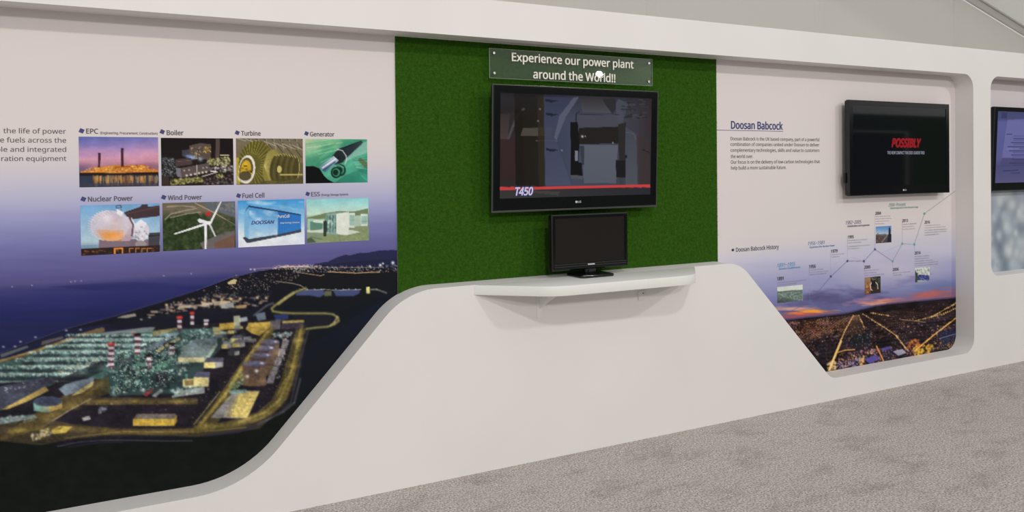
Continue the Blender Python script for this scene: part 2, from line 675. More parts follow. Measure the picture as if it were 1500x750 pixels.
def inked_grid(name, P, C, material, parent=None, k=INK, smooth=False):
    """P: (n, m, 3) positions, C: (n, m, 3) sRGB 0..255 -> mesh with an 'ink' colour attribute"""
    n, m = P.shape[:2]
    me = bpy.data.meshes.new(name)
    idx = np.arange(n*m, dtype=np.int32).reshape(n, m)
    fc = np.stack([idx[:-1, :-1], idx[1:, :-1], idx[1:, 1:], idx[:-1, 1:]], -1).reshape(-1)
    nf = (n-1)*(m-1)
    me.vertices.add(n*m)
    me.vertices.foreach_set('co', P.reshape(-1).astype(np.float32))
    me.loops.add(nf*4)
    me.loops.foreach_set('vertex_index', fc)
    me.polygons.add(nf)
    me.polygons.foreach_set('loop_start', np.arange(0, nf*4, 4, dtype=np.int32))
    me.update(calc_edges=True)
    at = me.color_attributes.new('ink', 'FLOAT_COLOR', 'POINT')
    c = np.ones((n*m, 4), np.float32)
    c[:, :3] = np.clip(lin(np.clip(C.reshape(-1, 3), 0, 255)/255.0)*k, 0, 0.92)
    at.data.foreach_set('color', c.reshape(-1))
    return link(name, me, material, parent)


def quad_print(name, cv, cquad, corners3, step, material, parent, k=INK, bulge=None):
    """picture from canvas quad (TL TR BR BL) onto 3D corners (TL TR BR BL)"""
    c3 = [np.array(c, float) for c in corners3]
    wd = np.linalg.norm(c3[1]-c3[0])
    ht = np.linalg.norm(c3[3]-c3[0])
    m, n = max(3, int(wd/step)+1), max(3, int(ht/step)+1)
    u = np.linspace(0, 1, m)[None, :, None]
    v = np.linspace(0, 1, n)[:, None, None]
    P = c3[0]*(1-u)*(1-v)+c3[1]*u*(1-v)+c3[2]*u*v+c3[3]*(1-u)*v
    q = [np.array(c, float) for c in cquad]
    Q = q[0]*(1-u)*(1-v)+q[1]*u*(1-v)+q[2]*u*v+q[3]*(1-u)*v
    return inked_grid(name, P, cv.sample(Q[..., 0], Q[..., 1]), material, parent, k)


def wall_quad(px4, Y):
    """four photo corners on the plane Y, squared up to an upright rectangle"""
    p = [W(a, b, Y) for a, b in px4]
    xl, xr = (p[0][0]+p[3][0])/2, (p[1][0]+p[2][0])/2
    zt, zb = (p[0][1]+p[1][1])/2, (p[2][1]+p[3][1])/2
    return [(xl, Y, zt), (xr, Y, zt), (xr, Y, zb), (xl, Y, zb)]


def board(name, X0, X1, Z0, Z1, Y, parent):
    bm = bmesh.new()
    add_box(bm, X0, X1, Y+0.0008, Y+0.018, Z0, Z1)
    return bm_obj(name, bm, M_SHELF, parent)


# ------------------------------------------------------------------ mural left of the turf: power station at dusk
cv = Canvas(-190, 0, 600, 772, 2.0)
dx_ = (cv.xx-750)/F_PX
dy_ = (PY0-cv.yy)/F_PX
RY = R_[1]*dx_+U_[1]*dy_+f_[1]
ZF = EYE+(R_[2]*dx_+U_[2]*dy_+f_[2])*(DEP+DIST)/RY
zs = lambda y, x=50: W(x, y, DEP)[1]
st = [(zs(y), c) for y, c in ((760, (20, 24, 24)), (470, (34, 38, 84)), (440, (46, 50, 104)), (426, (58, 60, 112)), (421, (66, 66, 116)),
      (415, (84, 80, 130)), (395, (92, 90, 142)), (370, (108, 108, 158)), (345, (126, 128, 176)), (318, (150, 152, 192)), (290, (176, 176, 201)),
      (262, (193, 189, 202)), (235, (203, 197, 200)), (205, (208, 201, 200)), (60, (209, 202, 201)))]
st.sort()
cv.stops(ZF, st)
n = cv.noise(90, 8, 3)
cv.a += (n*3.0)[..., None]*(ZF < zs(300))[..., None]
# sea bands
sea = (ZF < zs(421))
cv.mix((30, 36, 84), sea*np.clip(cv.noise(160, 10, 5), 0, 1)*0.5)
for (x, y) in ((47, 418), (104, 413), (110, 412), (119, 411.5), (18, 420), (280, 401), (240, 404)):
    cv.glow(x, y, 1.1, (190, 190, 205), 0.8)
# land
coast = [(-190, 545), (-60, 528), (0, 518), (40, 503), (70, 492), (98, 482), (135, 472), (170, 463), (205, 452), (235, 443), (262, 434), (290, 425), (312, 417),
         (338, 407), (352, 404), (378, 397.5), (420, 391.5), (470, 389), (520, 387), (600, 384)]
cv.line(coast, 2.2, (92, 92, 128), 0.45)
cv.poly(coast+[(600, 772), (-190, 772)], (24, 24, 33))
cv.polygrad([(-190, 545), (0, 520), (98, 483), (160, 474), (200, 480), (60, 520), (-190, 600)], (28, 32, 62), (26, 28, 48))
cv.poly([(452, 389), (466, 385.5), (480, 383.5), (494, 377), (506, 373), (513, 374), (526, 370.5), (540, 370), (556, 366.8), (575, 366.4), (600, 367), (600, 389)], (40, 43, 74))
cv.poly([(452, 389), (480, 387), (540, 381), (600, 379), (600, 392), (460, 392)], (33, 35, 62), 0.8)
# dark forest ground on the right and at the bottom
cv.polygrad([(415, 408), (450, 402), (600, 396), (600, 560), (440, 560), (425, 500), (400, 455), (430, 432)], (25, 26, 31), (18, 24, 27))
cv.polygrad([(446, 470), (600, 420), (600, 772), (400, 772), (380, 640), (415, 590)], (20, 26, 34), (17, 20, 21))
fr = [(-190, 655), (0, 646), (40, 650), (72, 651), (95, 655), (140, 650), (200, 648), (300, 640), (345, 636), (400, 612), (440, 560), (470, 500), (600, 500), (600, 772), (-190, 772)]
cv.poly(fr, (19, 23, 21))
n = cv.noise(14, 9, 8, 3)
b, m = cv.mask(fr)
cv.a[b] += (n[b]*2.6*m)[..., None]*np.array([0.8, 1.0, 0.7], np.float32)
cv.polygrad([(430, 520), (560, 440), (560, 470), (480, 560), (430, 610)], (22, 28, 44), (20, 24, 30), 'y', 0.8)
WARM = [(235, 205, 150), (220, 185, 130), (190, 160, 120), (240, 220, 190)]
COOL = [(190, 225, 215), (215, 235, 230), (150, 200, 185), (120, 170, 158), (235, 242, 238)]
PINK = [(220, 190, 200), (200, 175, 190), (235, 215, 210), (230, 190, 150)]
# far town glow and lights
cv.line([(368, 394), (420, 391), (452, 391), (500, 392), (560, 391.5)], 1.6, (150, 130, 140), 0.55)
cv.line([(412, 391), (452, 390)], 1.6, (215, 190, 180), 0.8)
cv.dots(170, [(400, 388.5), (470, 387.5), (470, 394), (400, 395)], PINK, 0.5, 1.1)
cv.dots(260, [(430, 390), (582, 388), (582, 399), (430, 399)], PINK+COOL, 0.5, 1.0, 0.8)
cv.line([(434, 398.5), (470, 404), (475, 402)], 1.0, (190, 160, 120), 0.8)
cv.line([(480, 398), (520, 400), (556, 398.5)], 1.3, (210, 165, 120), 0.8)
for x, y, r in ((542, 390, 1.6), (557, 388.3, 2.2), (561, 386, 1.6), (575.5, 385, 2.6), (367, 394.5, 1.2), (373, 395, 1.2)):
    cv.glow(x, y, r, (225, 232, 250), 1.0)
cv.dots(200, [(345, 403), (440, 396), (435, 412), (330, 425)], PINK+WARM, 0.4, 0.9, 0.7)
cv.line([(405, 412), (428, 415), (440, 418), (448, 423)], 1.4, (150, 140, 125), 0.7)
cv.poly([(333, 414), (342, 409), (347, 409.5), (345, 416), (335, 417)], (225, 205, 150), 0.85)
# mid lights behind the plant
for _ in range(1):
    cv.dots(150, [(258, 440), (345, 428), (360, 446), (215, 466)], WARM+PINK, 0.6, 1.5, 0.85)
    cv.dots(130, [(300, 420), (395, 415), (400, 440), (290, 450)], PINK+COOL, 0.5, 1.1, 0.8)
    cv.rects(60, [(240, 444), (390, 432), (395, 452), (205, 470)], WARM+PINK+[(120, 110, 115), (90, 85, 95)], 4, 12, 1.2, 3, 0.7)
for x, y in ((300, 439), (312, 440), (325, 438.5), (338, 438), (352, 437.5), (377, 436), (390, 436.5), (244, 447)):
    cv.glow(x, y, 2.2, (250, 215, 165), 1.0)
cv.poly([(170, 466), (182, 462), (198, 459), (200, 463), (185, 466)], (200, 190, 180), 0.7)
cv.rects(14, [(255, 448), (330, 441), (335, 447), (215, 460)], [(225, 200, 160), (205, 190, 175)], 8, 18, 2, 3.5, 0.8)
cv.poly([(323, 446), (342, 443), (343, 450), (325, 452)], (170, 175, 175), 0.8)
cv.poly([(345, 448), (360, 446), (361, 451), (346, 453)], (190, 165, 110), 0.8)
cv.poly([(170, 470), (300, 452), (385, 452), (372, 466), (300, 470), (230, 481), (150, 482)], (26, 27, 38), 0.95)
for x, y in ((97, 484), (118, 483), (142, 482.5), (207, 468), (219, 465), (30, 500.5), (5, 508), (22, 507.5), (52, 494)):
    cv.glow(x, y, 1.9, (225, 228, 235), 1.0, 1.1)
# lakes and S-shaped road
cv.poly([(434, 428), (441, 425), (474, 424), (476, 431), (468, 435.5), (455, 433), (434, 432.5)], (70, 80, 120))
cv.poly([(476, 426), (486, 426.5), (486, 433), (475, 434)], (112, 118, 84), 0.8)
cv.poly([(488, 426), (500, 424), (528, 424.5), (526, 430), (517, 434), (492, 433.5)], (66, 76, 118))
cv.line([(434, 428.5), (441, 425), (475, 423.8), (490, 425), (529, 424)], 0.9, (205, 205, 190), 0.6)
for x in (439, 450, 461, 471, 492, 503, 511, 521): cv.glow(x, 423.5, 0.9, (230, 230, 225), 0.9)
cv.poly([(537, 421), (541, 420), (542, 430), (537, 430)], (225, 220, 140))
cv.line([(542, 424), (552, 424), (566, 429)], 2.4, (130, 130, 130), 0.7)
sroad = [(448, 422), (434, 427), (424, 433), (412, 441), (402, 448), (398, 452), (400, 456), (412, 458), (430, 459), (452, 459), (476, 459), (488, 460.5), (495, 465), (496, 470), (490, 475), (480, 478.5), (462, 480), (448, 482)]
cv.line(sroad, 4.4, (82, 80, 54), 0.85)
cv.line(sroad, 1.3, (172, 164, 104), 0.8)
cv.line([(430, 429), (418, 437), (408, 445)], 4.5, (188, 178, 112), 0.55)
cv.line([(494, 464), (490, 472), (484, 477)], 3.0, (200, 180, 120), 0.6)
cv.poly([(428, 462), (485, 461), (488, 470), (478, 476), (440, 478)], (30, 31, 40))
# plant ground
cv.poly([(-190, 640), (-190, 590), (0, 545), (60, 520), (110, 500), (160, 488), (260, 478), (400, 466), (446, 468), (448, 485), (424, 580), (400, 612), (360, 628), (290, 634), (180, 640), (100, 648), (0, 646)], (33, 30, 38))
# yellow shore road
cv.line([(-190, 570), (-60, 545), (0, 532), (40, 519), (80, 506), (115, 493), (150, 483)], 7, (122, 100, 58), 0.9)
cv.line([(0, 528), (60, 512), (115, 494)], 2.5, (190, 162, 92), 0.6)
cv.poly([(0, 519), (40, 506), (42, 509), (2, 524)], (100, 108, 116), 0.8)
cv.poly([(62, 500), (92, 492.5), (93, 496), (60, 506)], (108, 96, 92), 0.8)
# teal process rows
cv.poly([(-190, 610), (-190, 565), (0, 531), (35, 523), (70, 509), (105, 498), (140, 488), (262, 482), (330, 480), (318, 500), (262, 530), (230, 562), (150, 556), (110, 552), (60, 556), (0, 562)], (62, 92, 90))
for j, (xa, xb, y) in enumerate(((98, 262, 492), (92, 245, 500), (68, 230, 508), (42, 205, 518), (24, 165, 529), (-40, 130, 540), (-120, 112, 551))):
    h = 2.0+j*0.28
    cv.poly([(xa+10, y), (xb-14, y-1), (xb-18, y+h*1.9), (xa+6, y+h*2.1)], (44, 58, 66), 0.9)
    cv.dots(int((xb-xa)*2.0), [(xa, y-h*1.3), (xb, y-h*1.3-1), (xb, y+0.3), (xa-4, y+0.5)], COOL, 0.6, 1.35, 0.85)
    for x in np.arange(xa, xb, 3.4): cv.glow(x, y+h*2.3-0.8*(x-xa)/200, 1.25, (222, 238, 230), 0.85)
cv.dots(520, [(110, 492), (262, 483), (262, 520), (90, 552)], COOL+[(70, 120, 110), (40, 70, 72)], 0.6, 1.5, 0.8)
cv.dots(160, [(82, 541), (140, 524), (150, 532), (92, 556)], COOL+WARM, 0.7, 1.5, 0.8)
cv.poly([(84, 556), (150, 528), (160, 530), (150, 545), (90, 567)], (30, 33, 40), 0.75)
cv.poly([(148, 487.5), (210, 480), (228, 479), (222, 486), (150, 491)], (116, 128, 132))
cv.poly([(222, 486), (258, 480), (262, 483), (226, 492)], (170, 155, 96), 0.8)
# central turbine halls
cv.poly([(160, 545), (175, 520), (215, 505), (262, 490), (330, 486), (335, 500), (300, 535), (290, 575), (165, 580), (140, 565)], (48, 68, 68), 0.9)
cv.dots(700, [(150, 520), (300, 480), (318, 492), (165, 582)], COOL+[(80, 140, 125), (30, 45, 50), (26, 36, 42), (60, 110, 100)], 0.6, 1.7, 0.85)
cv.rects(90, [(150, 525), (270, 495), (285, 560), (160, 580)], [(30, 40, 46), (66, 118, 108), (96, 150, 138), (24, 32, 38)], 1.5, 5, 3, 10, 0.7)
cv.poly([(211, 512), (242, 495), (262, 490), (240, 503), (228, 513)], (92, 104, 118))
cv.poly([(228, 513), (262, 493), (264, 497), (230, 517)], (176, 160, 110), 0.8)
cv.poly([(241, 490), (262, 487), (258, 495), (244, 497)], (150, 180, 190), 0.8)
cv.poly([(172, 528), (190, 523.5), (199, 527), (182, 535)], (70, 80, 88))
cv.poly([(222, 538), (246, 527), (252, 521), (254, 531), (232, 545)], (88, 140, 122), 0.85)
cv.poly([(261, 523), (287, 497), (318, 495.4), (317.5, 501), (300, 529), (261, 529.5)], (108, 124, 124))
cv.polygrad([(261, 512), (287, 497), (318, 495.4), (317.5, 501), (300, 522)], (92, 106, 116), (112, 130, 128))
cv.rects(26, [(287, 498), (316, 496.5), (312, 506), (280, 509)], [(74, 84, 96)], 2, 4, 0.5, 1, 0.7)
cv.poly([(261, 524), (300, 524), (299, 531), (261, 531)], (206, 196, 142), 0.9)
cv.polygrad([(300, 526), (317.5, 500), (319, 505), (303, 531)], (120, 140, 130), (170, 195, 180))
# stacks
def stack(x, y0, y1, wd, top, lt=(196, 190, 196), dk=(86, 52, 66)):
    n = max(3, int((y1-y0)/4))
    for k in range(n):
        a, b2 = y0+(y1-y0)*k/n, y0+(y1-y0)*(k+1)/n
        cv.poly([(x-wd/2, a), (x+wd/2, a), (x+wd/2, b2), (x-wd/2, b2)], dk if k % 2 == 0 else lt)
    cv.poly([(x-wd*0.62, y0-1.4), (x+wd*0.62, y0-1.4), (x+wd*0.62, y0+2.4), (x-wd*0.62, y0+2.4)], top)
# processing blocks under the stacks
for x0, x1, y0, y1, c in ((160, 184, 544, 572, (52, 84, 84)), (198, 214, 514, 548, (88, 128, 116)), (206, 226, 543, 570, (56, 88, 88)), (228, 246, 545, 566, (42, 36, 48)), (246, 258, 527, 546, (66, 100, 96)), (258, 276, 531, 542, (60, 74, 76))):
    cv.poly([(x0, y0), (x1, y0-1), (x1, y1), (x0, y1)], c, 0.9)
    for x in np.arange(x0+1.5, x1, 3.0): cv.line([(x, y0+1), (x, y1-1)], 0.9, (30, 44, 48), 0.7)
    cv.dots(16, [(x0, y0-2), (x1, y0-2), (x1, y0+2), (x0, y0+2)], COOL, 0.8, 1.5, 0.9)
    cv.dots(12, [(x0, y1-4), (x1, y1-4), (x1, y1+2), (x0, y1+2)], COOL, 0.8, 1.6, 0.8)
stack(163, 504, 540, 8.5, (190, 48, 40))
stack(201.5, 489.5, 520, 8.5, (30, 26, 32))
stack(219, 520, 540, 9, (24, 22, 28))
stack(251.5, 503, 520, 7.5, (28, 26, 32))
stack(263, 464.5, 485, 6.6, (200, 60, 52))
stack(281.5, 458, 476, 5.4, (200, 60, 52))
stack(302, 469, 480, 6, (180, 180, 190))
cv.glow(195, 489, 2.0, (220, 60, 50), 0.9)
cv.glow(263, 464, 3.2, (220, 70, 60), 0.6, 1.8)
cv.glow(163, 503, 4.6, (210, 52, 42), 0.6, 2.4)
for x, y in ((219.5, 526), (282, 560), (263, 548), (200, 560), (182, 575), (166, 575), (236, 572), (210, 572)):
    cv.glow(x, y, 2.6, (214, 235, 228), 0.8)
# halls to the right of the plant
cv.rects(30, [(300, 478), (345, 474), (372, 500), (330, 500)], [(120, 120, 128), (190, 178, 110), (96, 96, 108), (150, 170, 150), (60, 60, 66)], 6, 14, 3, 6, 0.9)
cv.poly([(322, 474), (344, 472), (343, 482), (320, 484)], (198, 162, 62), 0.9)
cv.poly([(364, 473), (396, 471), (400, 476), (392, 482), (380, 492), (368, 488), (360, 482)], (196, 164, 66), 0.85)
cv.poly([(342, 463), (352, 462), (352, 477), (343, 478)], (190, 196, 160), 0.8)
cv.poly([(350, 466), (362, 464), (363, 470), (351, 472)], (190, 196, 205), 0.8)
cv.poly([(374, 460), (388, 457), (390, 468), (378, 470)], (110, 122, 140), 0.9)
cv.line([(372, 462), (390, 448), (400, 444)], 3, (84, 86, 100), 0.8)
cv.poly([(401, 461), (423, 460), (422, 468), (404, 470)], (48, 58, 104), 0.9)
cv.poly([(396, 470), (412, 468), (410, 482), (395, 484)], (90, 84, 90), 0.9)
cv.poly([(414, 471), (446, 469), (444, 482), (412, 482)], (58, 52, 66))
cv.poly([(414, 470), (446, 468.5), (446, 472), (414, 474)], (176, 160, 84), 0.9)
cv.dots(50, [(396, 489), (428, 486), (424, 494), (393, 496)], COOL, 0.8, 1.8, 0.8)
for x0, y0, x1, y1, rf, wl in ((299, 524, 328, 531, (78, 78, 98), (226, 210, 128)), (284, 545, 308, 553, (74, 74, 96), (214, 200, 124)), (338, 491, 356, 496, (86, 86, 100), (196, 186, 110)), (340, 498, 360, 503, (100, 98, 108), (200, 188, 106)), (325, 500, 340, 505, (130, 140, 140), (210, 196, 120)), (334, 510, 352, 515, (56, 58, 76), (60, 62, 70))):
    cv.poly([(x0, y1), (x0+4, y0), (x1, y0), (x1-1, y1)], rf)
    cv.poly([(x0, y1), (x0+(x1-x0)*0.55, y1), (x0+(x1-x0)*0.55, y1+(y1-y0)*1.2), (x0, y1+(y1-y0)*1.2)], wl)
    cv.poly([(x0+(x1-x0)*0.55, y1), (x1-1, y1-1), (x1-1, y1+(y1-y0)*0.9), (x0+(x1-x0)*0.55, y1+(y1-y0)*1.2)], (150, 146, 146))
cv.poly([(268, 556), (305, 553), (306, 566), (268, 567)], (222, 206, 136))
cv.poly([(270, 557), (284, 556), (284, 564), (271, 565)], (110, 92, 56), 0.8)
cv.poly([(256, 574), (300, 566), (300, 576), (255, 582)], (170, 178, 176), 0.85)
cv.dots(60, [(250, 570), (306, 560), (306, 572), (252, 582)], COOL, 0.8, 2.2, 0.8)
cv.poly([(209, 578), (222, 570), (226, 571), (215, 581)], (150, 56, 60), 0.9)
cv.poly([(222, 580), (234, 571), (238, 573), (228, 582)], (160, 166, 168), 0.8)
# roads
Y1, Y2 = (96, 86, 44), (170, 150, 66)
cv.poly([(276, 632), (296, 618), (352, 533), (382, 498), (396, 478), (402, 478), (398, 495), (378, 520), (336, 590), (312, 632)], Y1, 0.62)
cv.line([(290, 626), (330, 578), (366, 520), (392, 486)], 4.5, Y2, 0.6)
cv.line([(284, 622), (322, 574)], 1.2, (220, 205, 120), 0.7)
cv.poly([(434, 482), (448, 481), (438, 530), (420, 584), (400, 606), (372, 620), (340, 626), (300, 630), (280, 624), (330, 618), (376, 604), (398, 586), (412, 555)], Y1, 0.62)
cv.line([(441, 483), (428, 540), (410, 585), (388, 604), (350, 618)], 4.0, Y2, 0.55)
n = cv.noise(3, 9, 21, 2)
cv.line([(418, 556), (406, 580)], 3, (150, 140, 60), 0.6)
cv.polygrad([(120, 582), (290, 583), (290, 592), (118, 594)], (78, 66, 50), (112, 96, 48), 'y', 0.7)
cv.poly([(62, 594), (290, 592), (280, 622), (258, 628), (195, 628), (90, 640), (60, 630)], (36, 31, 41), 0.9)
cv.polygrad([(0, 640), (60, 600), (125, 560), (160, 552), (162, 575), (120, 590), (60, 628), (0, 646)], (120, 102, 50), (80, 70, 44), 'x', 0.7)
cv.line([(62, 626), (100, 602), (133, 584)], 1.0, (225, 220, 200), 0.7)
cv.poly([(-190, 645), (0, 622), (62, 612), (110, 622), (180, 628), (290, 628), (370, 622), (400, 610), (380, 628), (290, 640), (180, 636), (100, 644), (60, 652), (0, 646)], (84, 74, 44), 0.6)
cv.line([(95, 642), (180, 632), (290, 633), (360, 626)], 2.0, (168, 148, 66), 0.45)
# tanks
for x, y, r, yb in ((395.5, 501, 14, 522), (388, 510, 15, 535), (382, 520.5, 16.5, 548), (372.5, 532.5, 17.8, 563)):
    cv.polygrad([(x-r, y), (x+r, y), (x+r, yb), (x-r, yb)], (70, 54, 56), (104, 82, 62))
    cv.ell(x, yb, r, 3, (98, 78, 60))
    cv.polygrad([(x+r*0.45, y), (x+r, y), (x+r, yb), (x+r*0.45, yb)], (128, 106, 88), (120, 98, 72), 'y', 0.6)
    cv.ell(x, y, r, 4.4, (84, 80, 104))
    cv.ell(x+r*0.25, y-0.6, r*0.7, 2.6, (108, 104, 130), 0.7)
    cv.glow(x+r*0.62, y-0.5, 3.0, (235, 235, 240), 0.95, 1.7)
cv.glow(376, 543.5, 3.2, (240, 236, 215), 0.95)
cv.glow(362.5, 551.5, 2.6, (240, 236, 215), 0.95)
for k in range(5): cv.poly([(390+k*5.5, 562-k*13), (400+k*5, 562-k*13), (404+k*5, 550-k*13), (394+k*5, 550-k*13)], (150, 146, 150), 0.8)
cv.dots(50, [(334, 566), (352, 540), (358, 560), (342, 572)], [(90, 160, 130), (150, 200, 180)], 0.8, 1.6, 0.8)
# loading pad
cv.poly([(308.5, 612), (343, 572.5), (380.5, 572.5), (362, 613)], (128, 126, 128))
cv.polygrad([(336, 605), (350, 574), (380, 574), (362, 612), (338, 612)], (208, 184, 92), (214, 190, 96), 'y', 0.85)
cv.poly([(326, 612), (346, 576), (352, 575), (338, 612)], (160, 148, 110), 0.7)
cv.dots(12, [(330, 585), (372, 578), (362, 604), (330, 606)], [(230, 215, 150), (120, 100, 60)], 0.6, 1.3, 0.8)
cv.poly([(334, 572), (362, 570), (360, 576), (338, 577)], (110, 150, 146), 0.8)
# outer wall track, yellow warehouse, left sheds
cv.line([(452, 484), (447, 500), (434, 555), (426, 590), (412, 602), (380, 622), (350, 632), (300, 638)], 3.0, (48, 44, 62), 0.95)
cv.line([(446, 488), (430, 560), (424, 585), (410, 597)], 1.0, (20, 20, 28), 0.9)
cv.line([(440, 555), (431, 590), (415, 603), (378, 622)], 3.2, (92, 88, 98), 0.55)
cv.poly([(195, 614), (201, 606.5), (258, 606), (256, 614)], (112, 104, 96))
cv.poly([(195, 614), (255, 613.5), (255, 624), (195, 624)], (208, 172, 62))
cv.poly([(255, 613.5), (259, 607), (259, 618), (255, 624)], (178, 146, 58))
cv.line([(227, 614), (227, 624)], 1.2, (150, 120, 50))
cv.poly([(-190, 640), (-190, 585), (0, 566), (60, 554), (82, 552), (80, 562), (60, 572), (5, 600), (-60, 622)], (62, 66, 82))
cv.dots(16, [(-10, 572), (60, 554), (58, 562), (-10, 584)], [(225, 230, 240)], 1.2, 2.2, 0.9, 0.5)
cv.polygrad([(2, 600), (38, 581), (66, 566), (72, 572), (40, 588), (10, 600)], (196, 170, 88), (150, 128, 72), 'x', 0.95)
cv.poly([(86, 570), (96, 563), (120, 556), (138, 553), (137, 562), (118, 572), (96, 580)], (106, 122, 136))
cv.polygrad([(104, 580), (118, 570), (137, 558), (137, 564), (120, 576)], (190, 168, 96), (206, 190, 130), 'x', 0.9)
cv.polygrad([(49, 589), (91, 586), (91, 598), (70, 604), (50, 602)], (110, 166, 160), (150, 128, 74), 'x')
cv.poly([(70, 589), (91, 587), (91, 598), (72, 603)], (188, 158, 82), 0.85)
cv.ell(70, 588, 21, 7.5, (62, 70, 92))
cv.poly([(-60, 616), (0, 612), (50, 607), (55, 612), (0, 622), (-60, 630)], (150, 175, 172), 0.6)
cv.dots(70, [(-40, 612), (52, 607), (52, 616), (-40, 628)], COOL, 0.8, 2.0, 0.7)
cv.poly([(120, 612), (131, 609), (133, 614), (122, 617)], (190, 185, 190), 0.9)
cv.dots(26, [(143, 598), (157, 594), (155, 602), (144, 606)], [(190, 195, 215), (150, 150, 175)], 0.8, 1.8, 0.8)
cv.dots(60, [(46, 636), (72, 626), (76, 636), (48, 646)], [(240, 240, 235), (230, 210, 130)], 0.9, 2.2, 0.85)
cv.poly([(75, 630), (88, 624), (106, 625), (96, 634), (78, 636)], (215, 190, 76), 0.85)
cv.poly([(82, 628), (92, 625), (88, 630)], (70, 60, 40), 0.9)
cv.dots(40, [(125, 586), (300, 584), (300, 592), (120, 594)], [(230, 220, 200), (40, 34, 30)], 0.5, 1.1, 0.8)
cv.line([(84, 654), (115, 647.5), (150, 645), (200, 645), (245, 646), (282, 645.5)], 1.1, (96, 96, 116), 0.8)
cv.line([(100, 655), (140, 649), (180, 647.5)], 1.0, (50, 50, 70), 0.8)
cv.dots(60, [(190, 590), (430, 560), (400, 600), (200, 632)], [(235, 228, 205)], 0.4, 0.9, 0.7)
for x, y, r in ((95, 520, 9), (130, 512, 10), (60, 530, 9), (20, 548, 9), (150, 540, 8), (120, 545, 9), (215, 495, 8), (240, 490, 8), (190, 505, 8), (272, 488, 7), (300, 486, 6), (183, 560, 7), (205, 562, 7), (168, 578, 7), (240, 560, 6), (160, 500, 8)):
    cv.glow(x, y, r, (150, 205, 190), 0.30, r*0.6)
def pools(pts, r, col, al, gap):
    for (xa, ya), (xb, yb) in zip(pts[:-1], pts[1:]):
        n = max(1, int(math.hypot(xb-xa, yb-ya)/gap))
        for i in range(n):
            k = (i+random.random()*0.5)/n
            cv.glow(xa+(xb-xa)*k, ya+(yb-ya)*k, r*random.uniform(0.7, 1.2), col, al*random.uniform(0.5, 1), r*0.55)


pools([(443, 478), (436, 520), (424, 565), (410, 592), (386, 612), (340, 622), (290, 628)], 7, (176, 158, 74), 0.36, 5)
pools([(290, 622), (318, 590), (340, 560), (366, 522), (388, 492), (398, 476)], 6, (176, 154, 68), 0.36, 5)
pools([(290, 630), (220, 634), (160, 632), (110, 628), (60, 628), (10, 632)], 8, (160, 136, 62), 0.34, 6)
pools([(125, 588), (200, 588), (288, 588)], 6, (160, 138, 66), 0.3, 7)
pools([(150, 560), (130, 575), (100, 595), (60, 618)], 9, (156, 132, 62), 0.34, 6)
for x, y in ((30, 630), (60, 640), (300, 622), (330, 585), (350, 552), (375, 508), (392, 486), (436, 500), (430, 535), (420, 570), (390, 604), (200, 588), (260, 588), (150, 588), (110, 596)):
    cv.glow(x, y, 9, (196, 172, 76), 0.38, 4)
keep = cv.a.copy()
cv.blur(0.8)
lum = cv.a.mean(-1, keepdims=True)
cv.a = np.where((cv.yy > 470)[..., None], cv.a*0.86+lum*0.14, cv.a)
cv.a = np.where((cv.yy > 425)[..., None], cv.a*0.75+keep*0.25, keep)
# grain of the print: uneven light on yards and roads, sparkle in the works
pl = [(-190, 640), (-190, 560), (0, 525), (110, 495), (260, 478), (400, 464), (448, 468), (448, 485), (424, 590), (400, 615), (290, 636), (100, 650), (0, 648)]
b, m = cv.mask(pl)
g = 1+np.clip(cv.noise(4, 3, 81, 2)*0.12+cv.noise(26, 14, 82, 2)*0.16, -0.5, 0.4)
cv.a[b] *= np.where(m, g[b], 1)[..., None]
cv.rects(200, [(165, 545), (258, 490), (256, 560), (168, 580)], [(30, 40, 46), (26, 34, 40), (60, 92, 88), (28, 34, 40), (150, 160, 150), (20, 28, 34)], 1.5, 5, 1.2, 4, 0.6)
cv.dots(300, [(160, 522), (258, 484), (256, 560), (168, 580)], COOL+[(240, 236, 190)], 0.5, 1.2, 0.8)
cv.dots(160, [(420, 480), (448, 480), (405, 600), (380, 620)], [(180, 166, 96), (90, 78, 44), (206, 196, 140)], 0.5, 1.1, 0.3)
cv.dots(120, [(275, 630), (300, 625), (398, 480), (385, 480)], [(180, 166, 96), (90, 78, 44), (206, 196, 140)], 0.5, 1.1, 0.3)
cv.dots(70, [(395, 560), (412, 560), (425, 486), (415, 486)], [(200, 196, 190), (120, 110, 110), (70, 60, 66)], 0.8, 1.8, 0.6)

MX0, MX1, MZ0, MZ1 = -1.0, 1.3225, 0.03, 2.2
st_ = 0.0036
gx = np.linspace(MX0, MX1, int((MX1-MX0)/st_))
gz_ = np.linspace(MZ1, MZ0, int((MZ1-MZ0)/st_))
GX, GZ = np.meshgrid(gx, gz_)
PX, PY = PXARR(GX, DEP, GZ)
mural = empty('wall_mural', (0.3, DEP, MZ0), 'wide printed night panorama of a power station by the sea, left of the green turf', 'mural')
inked_grid('print', np.stack([GX, np.full_like(GX, DEP), GZ], -1), cv.sample(PX, PY), M_PRINT, mural)
board('backing_board', MX0, MX1, MZ0, MZ1, DEP, mural)
TY = DEP-0.0006
for s_, a, b_, c_ in (("the life of power", (4.8, 194.9), (96.7, 196.0), 8.4), ("e fuels across the", (0.2, 208.4), (97.0, 209.2), 8.4),
                      ("ble and integrated", (-5.5, 222.2), (97.0, 222.4), 8.2), ("ration equipment", (1.9, 235.7), (97.2, 235.7), 8.2)):
    text_px('paragraph_line', s_, a, b_, c_*0.86, TY, M_INK_GREY, mural, 0.006)
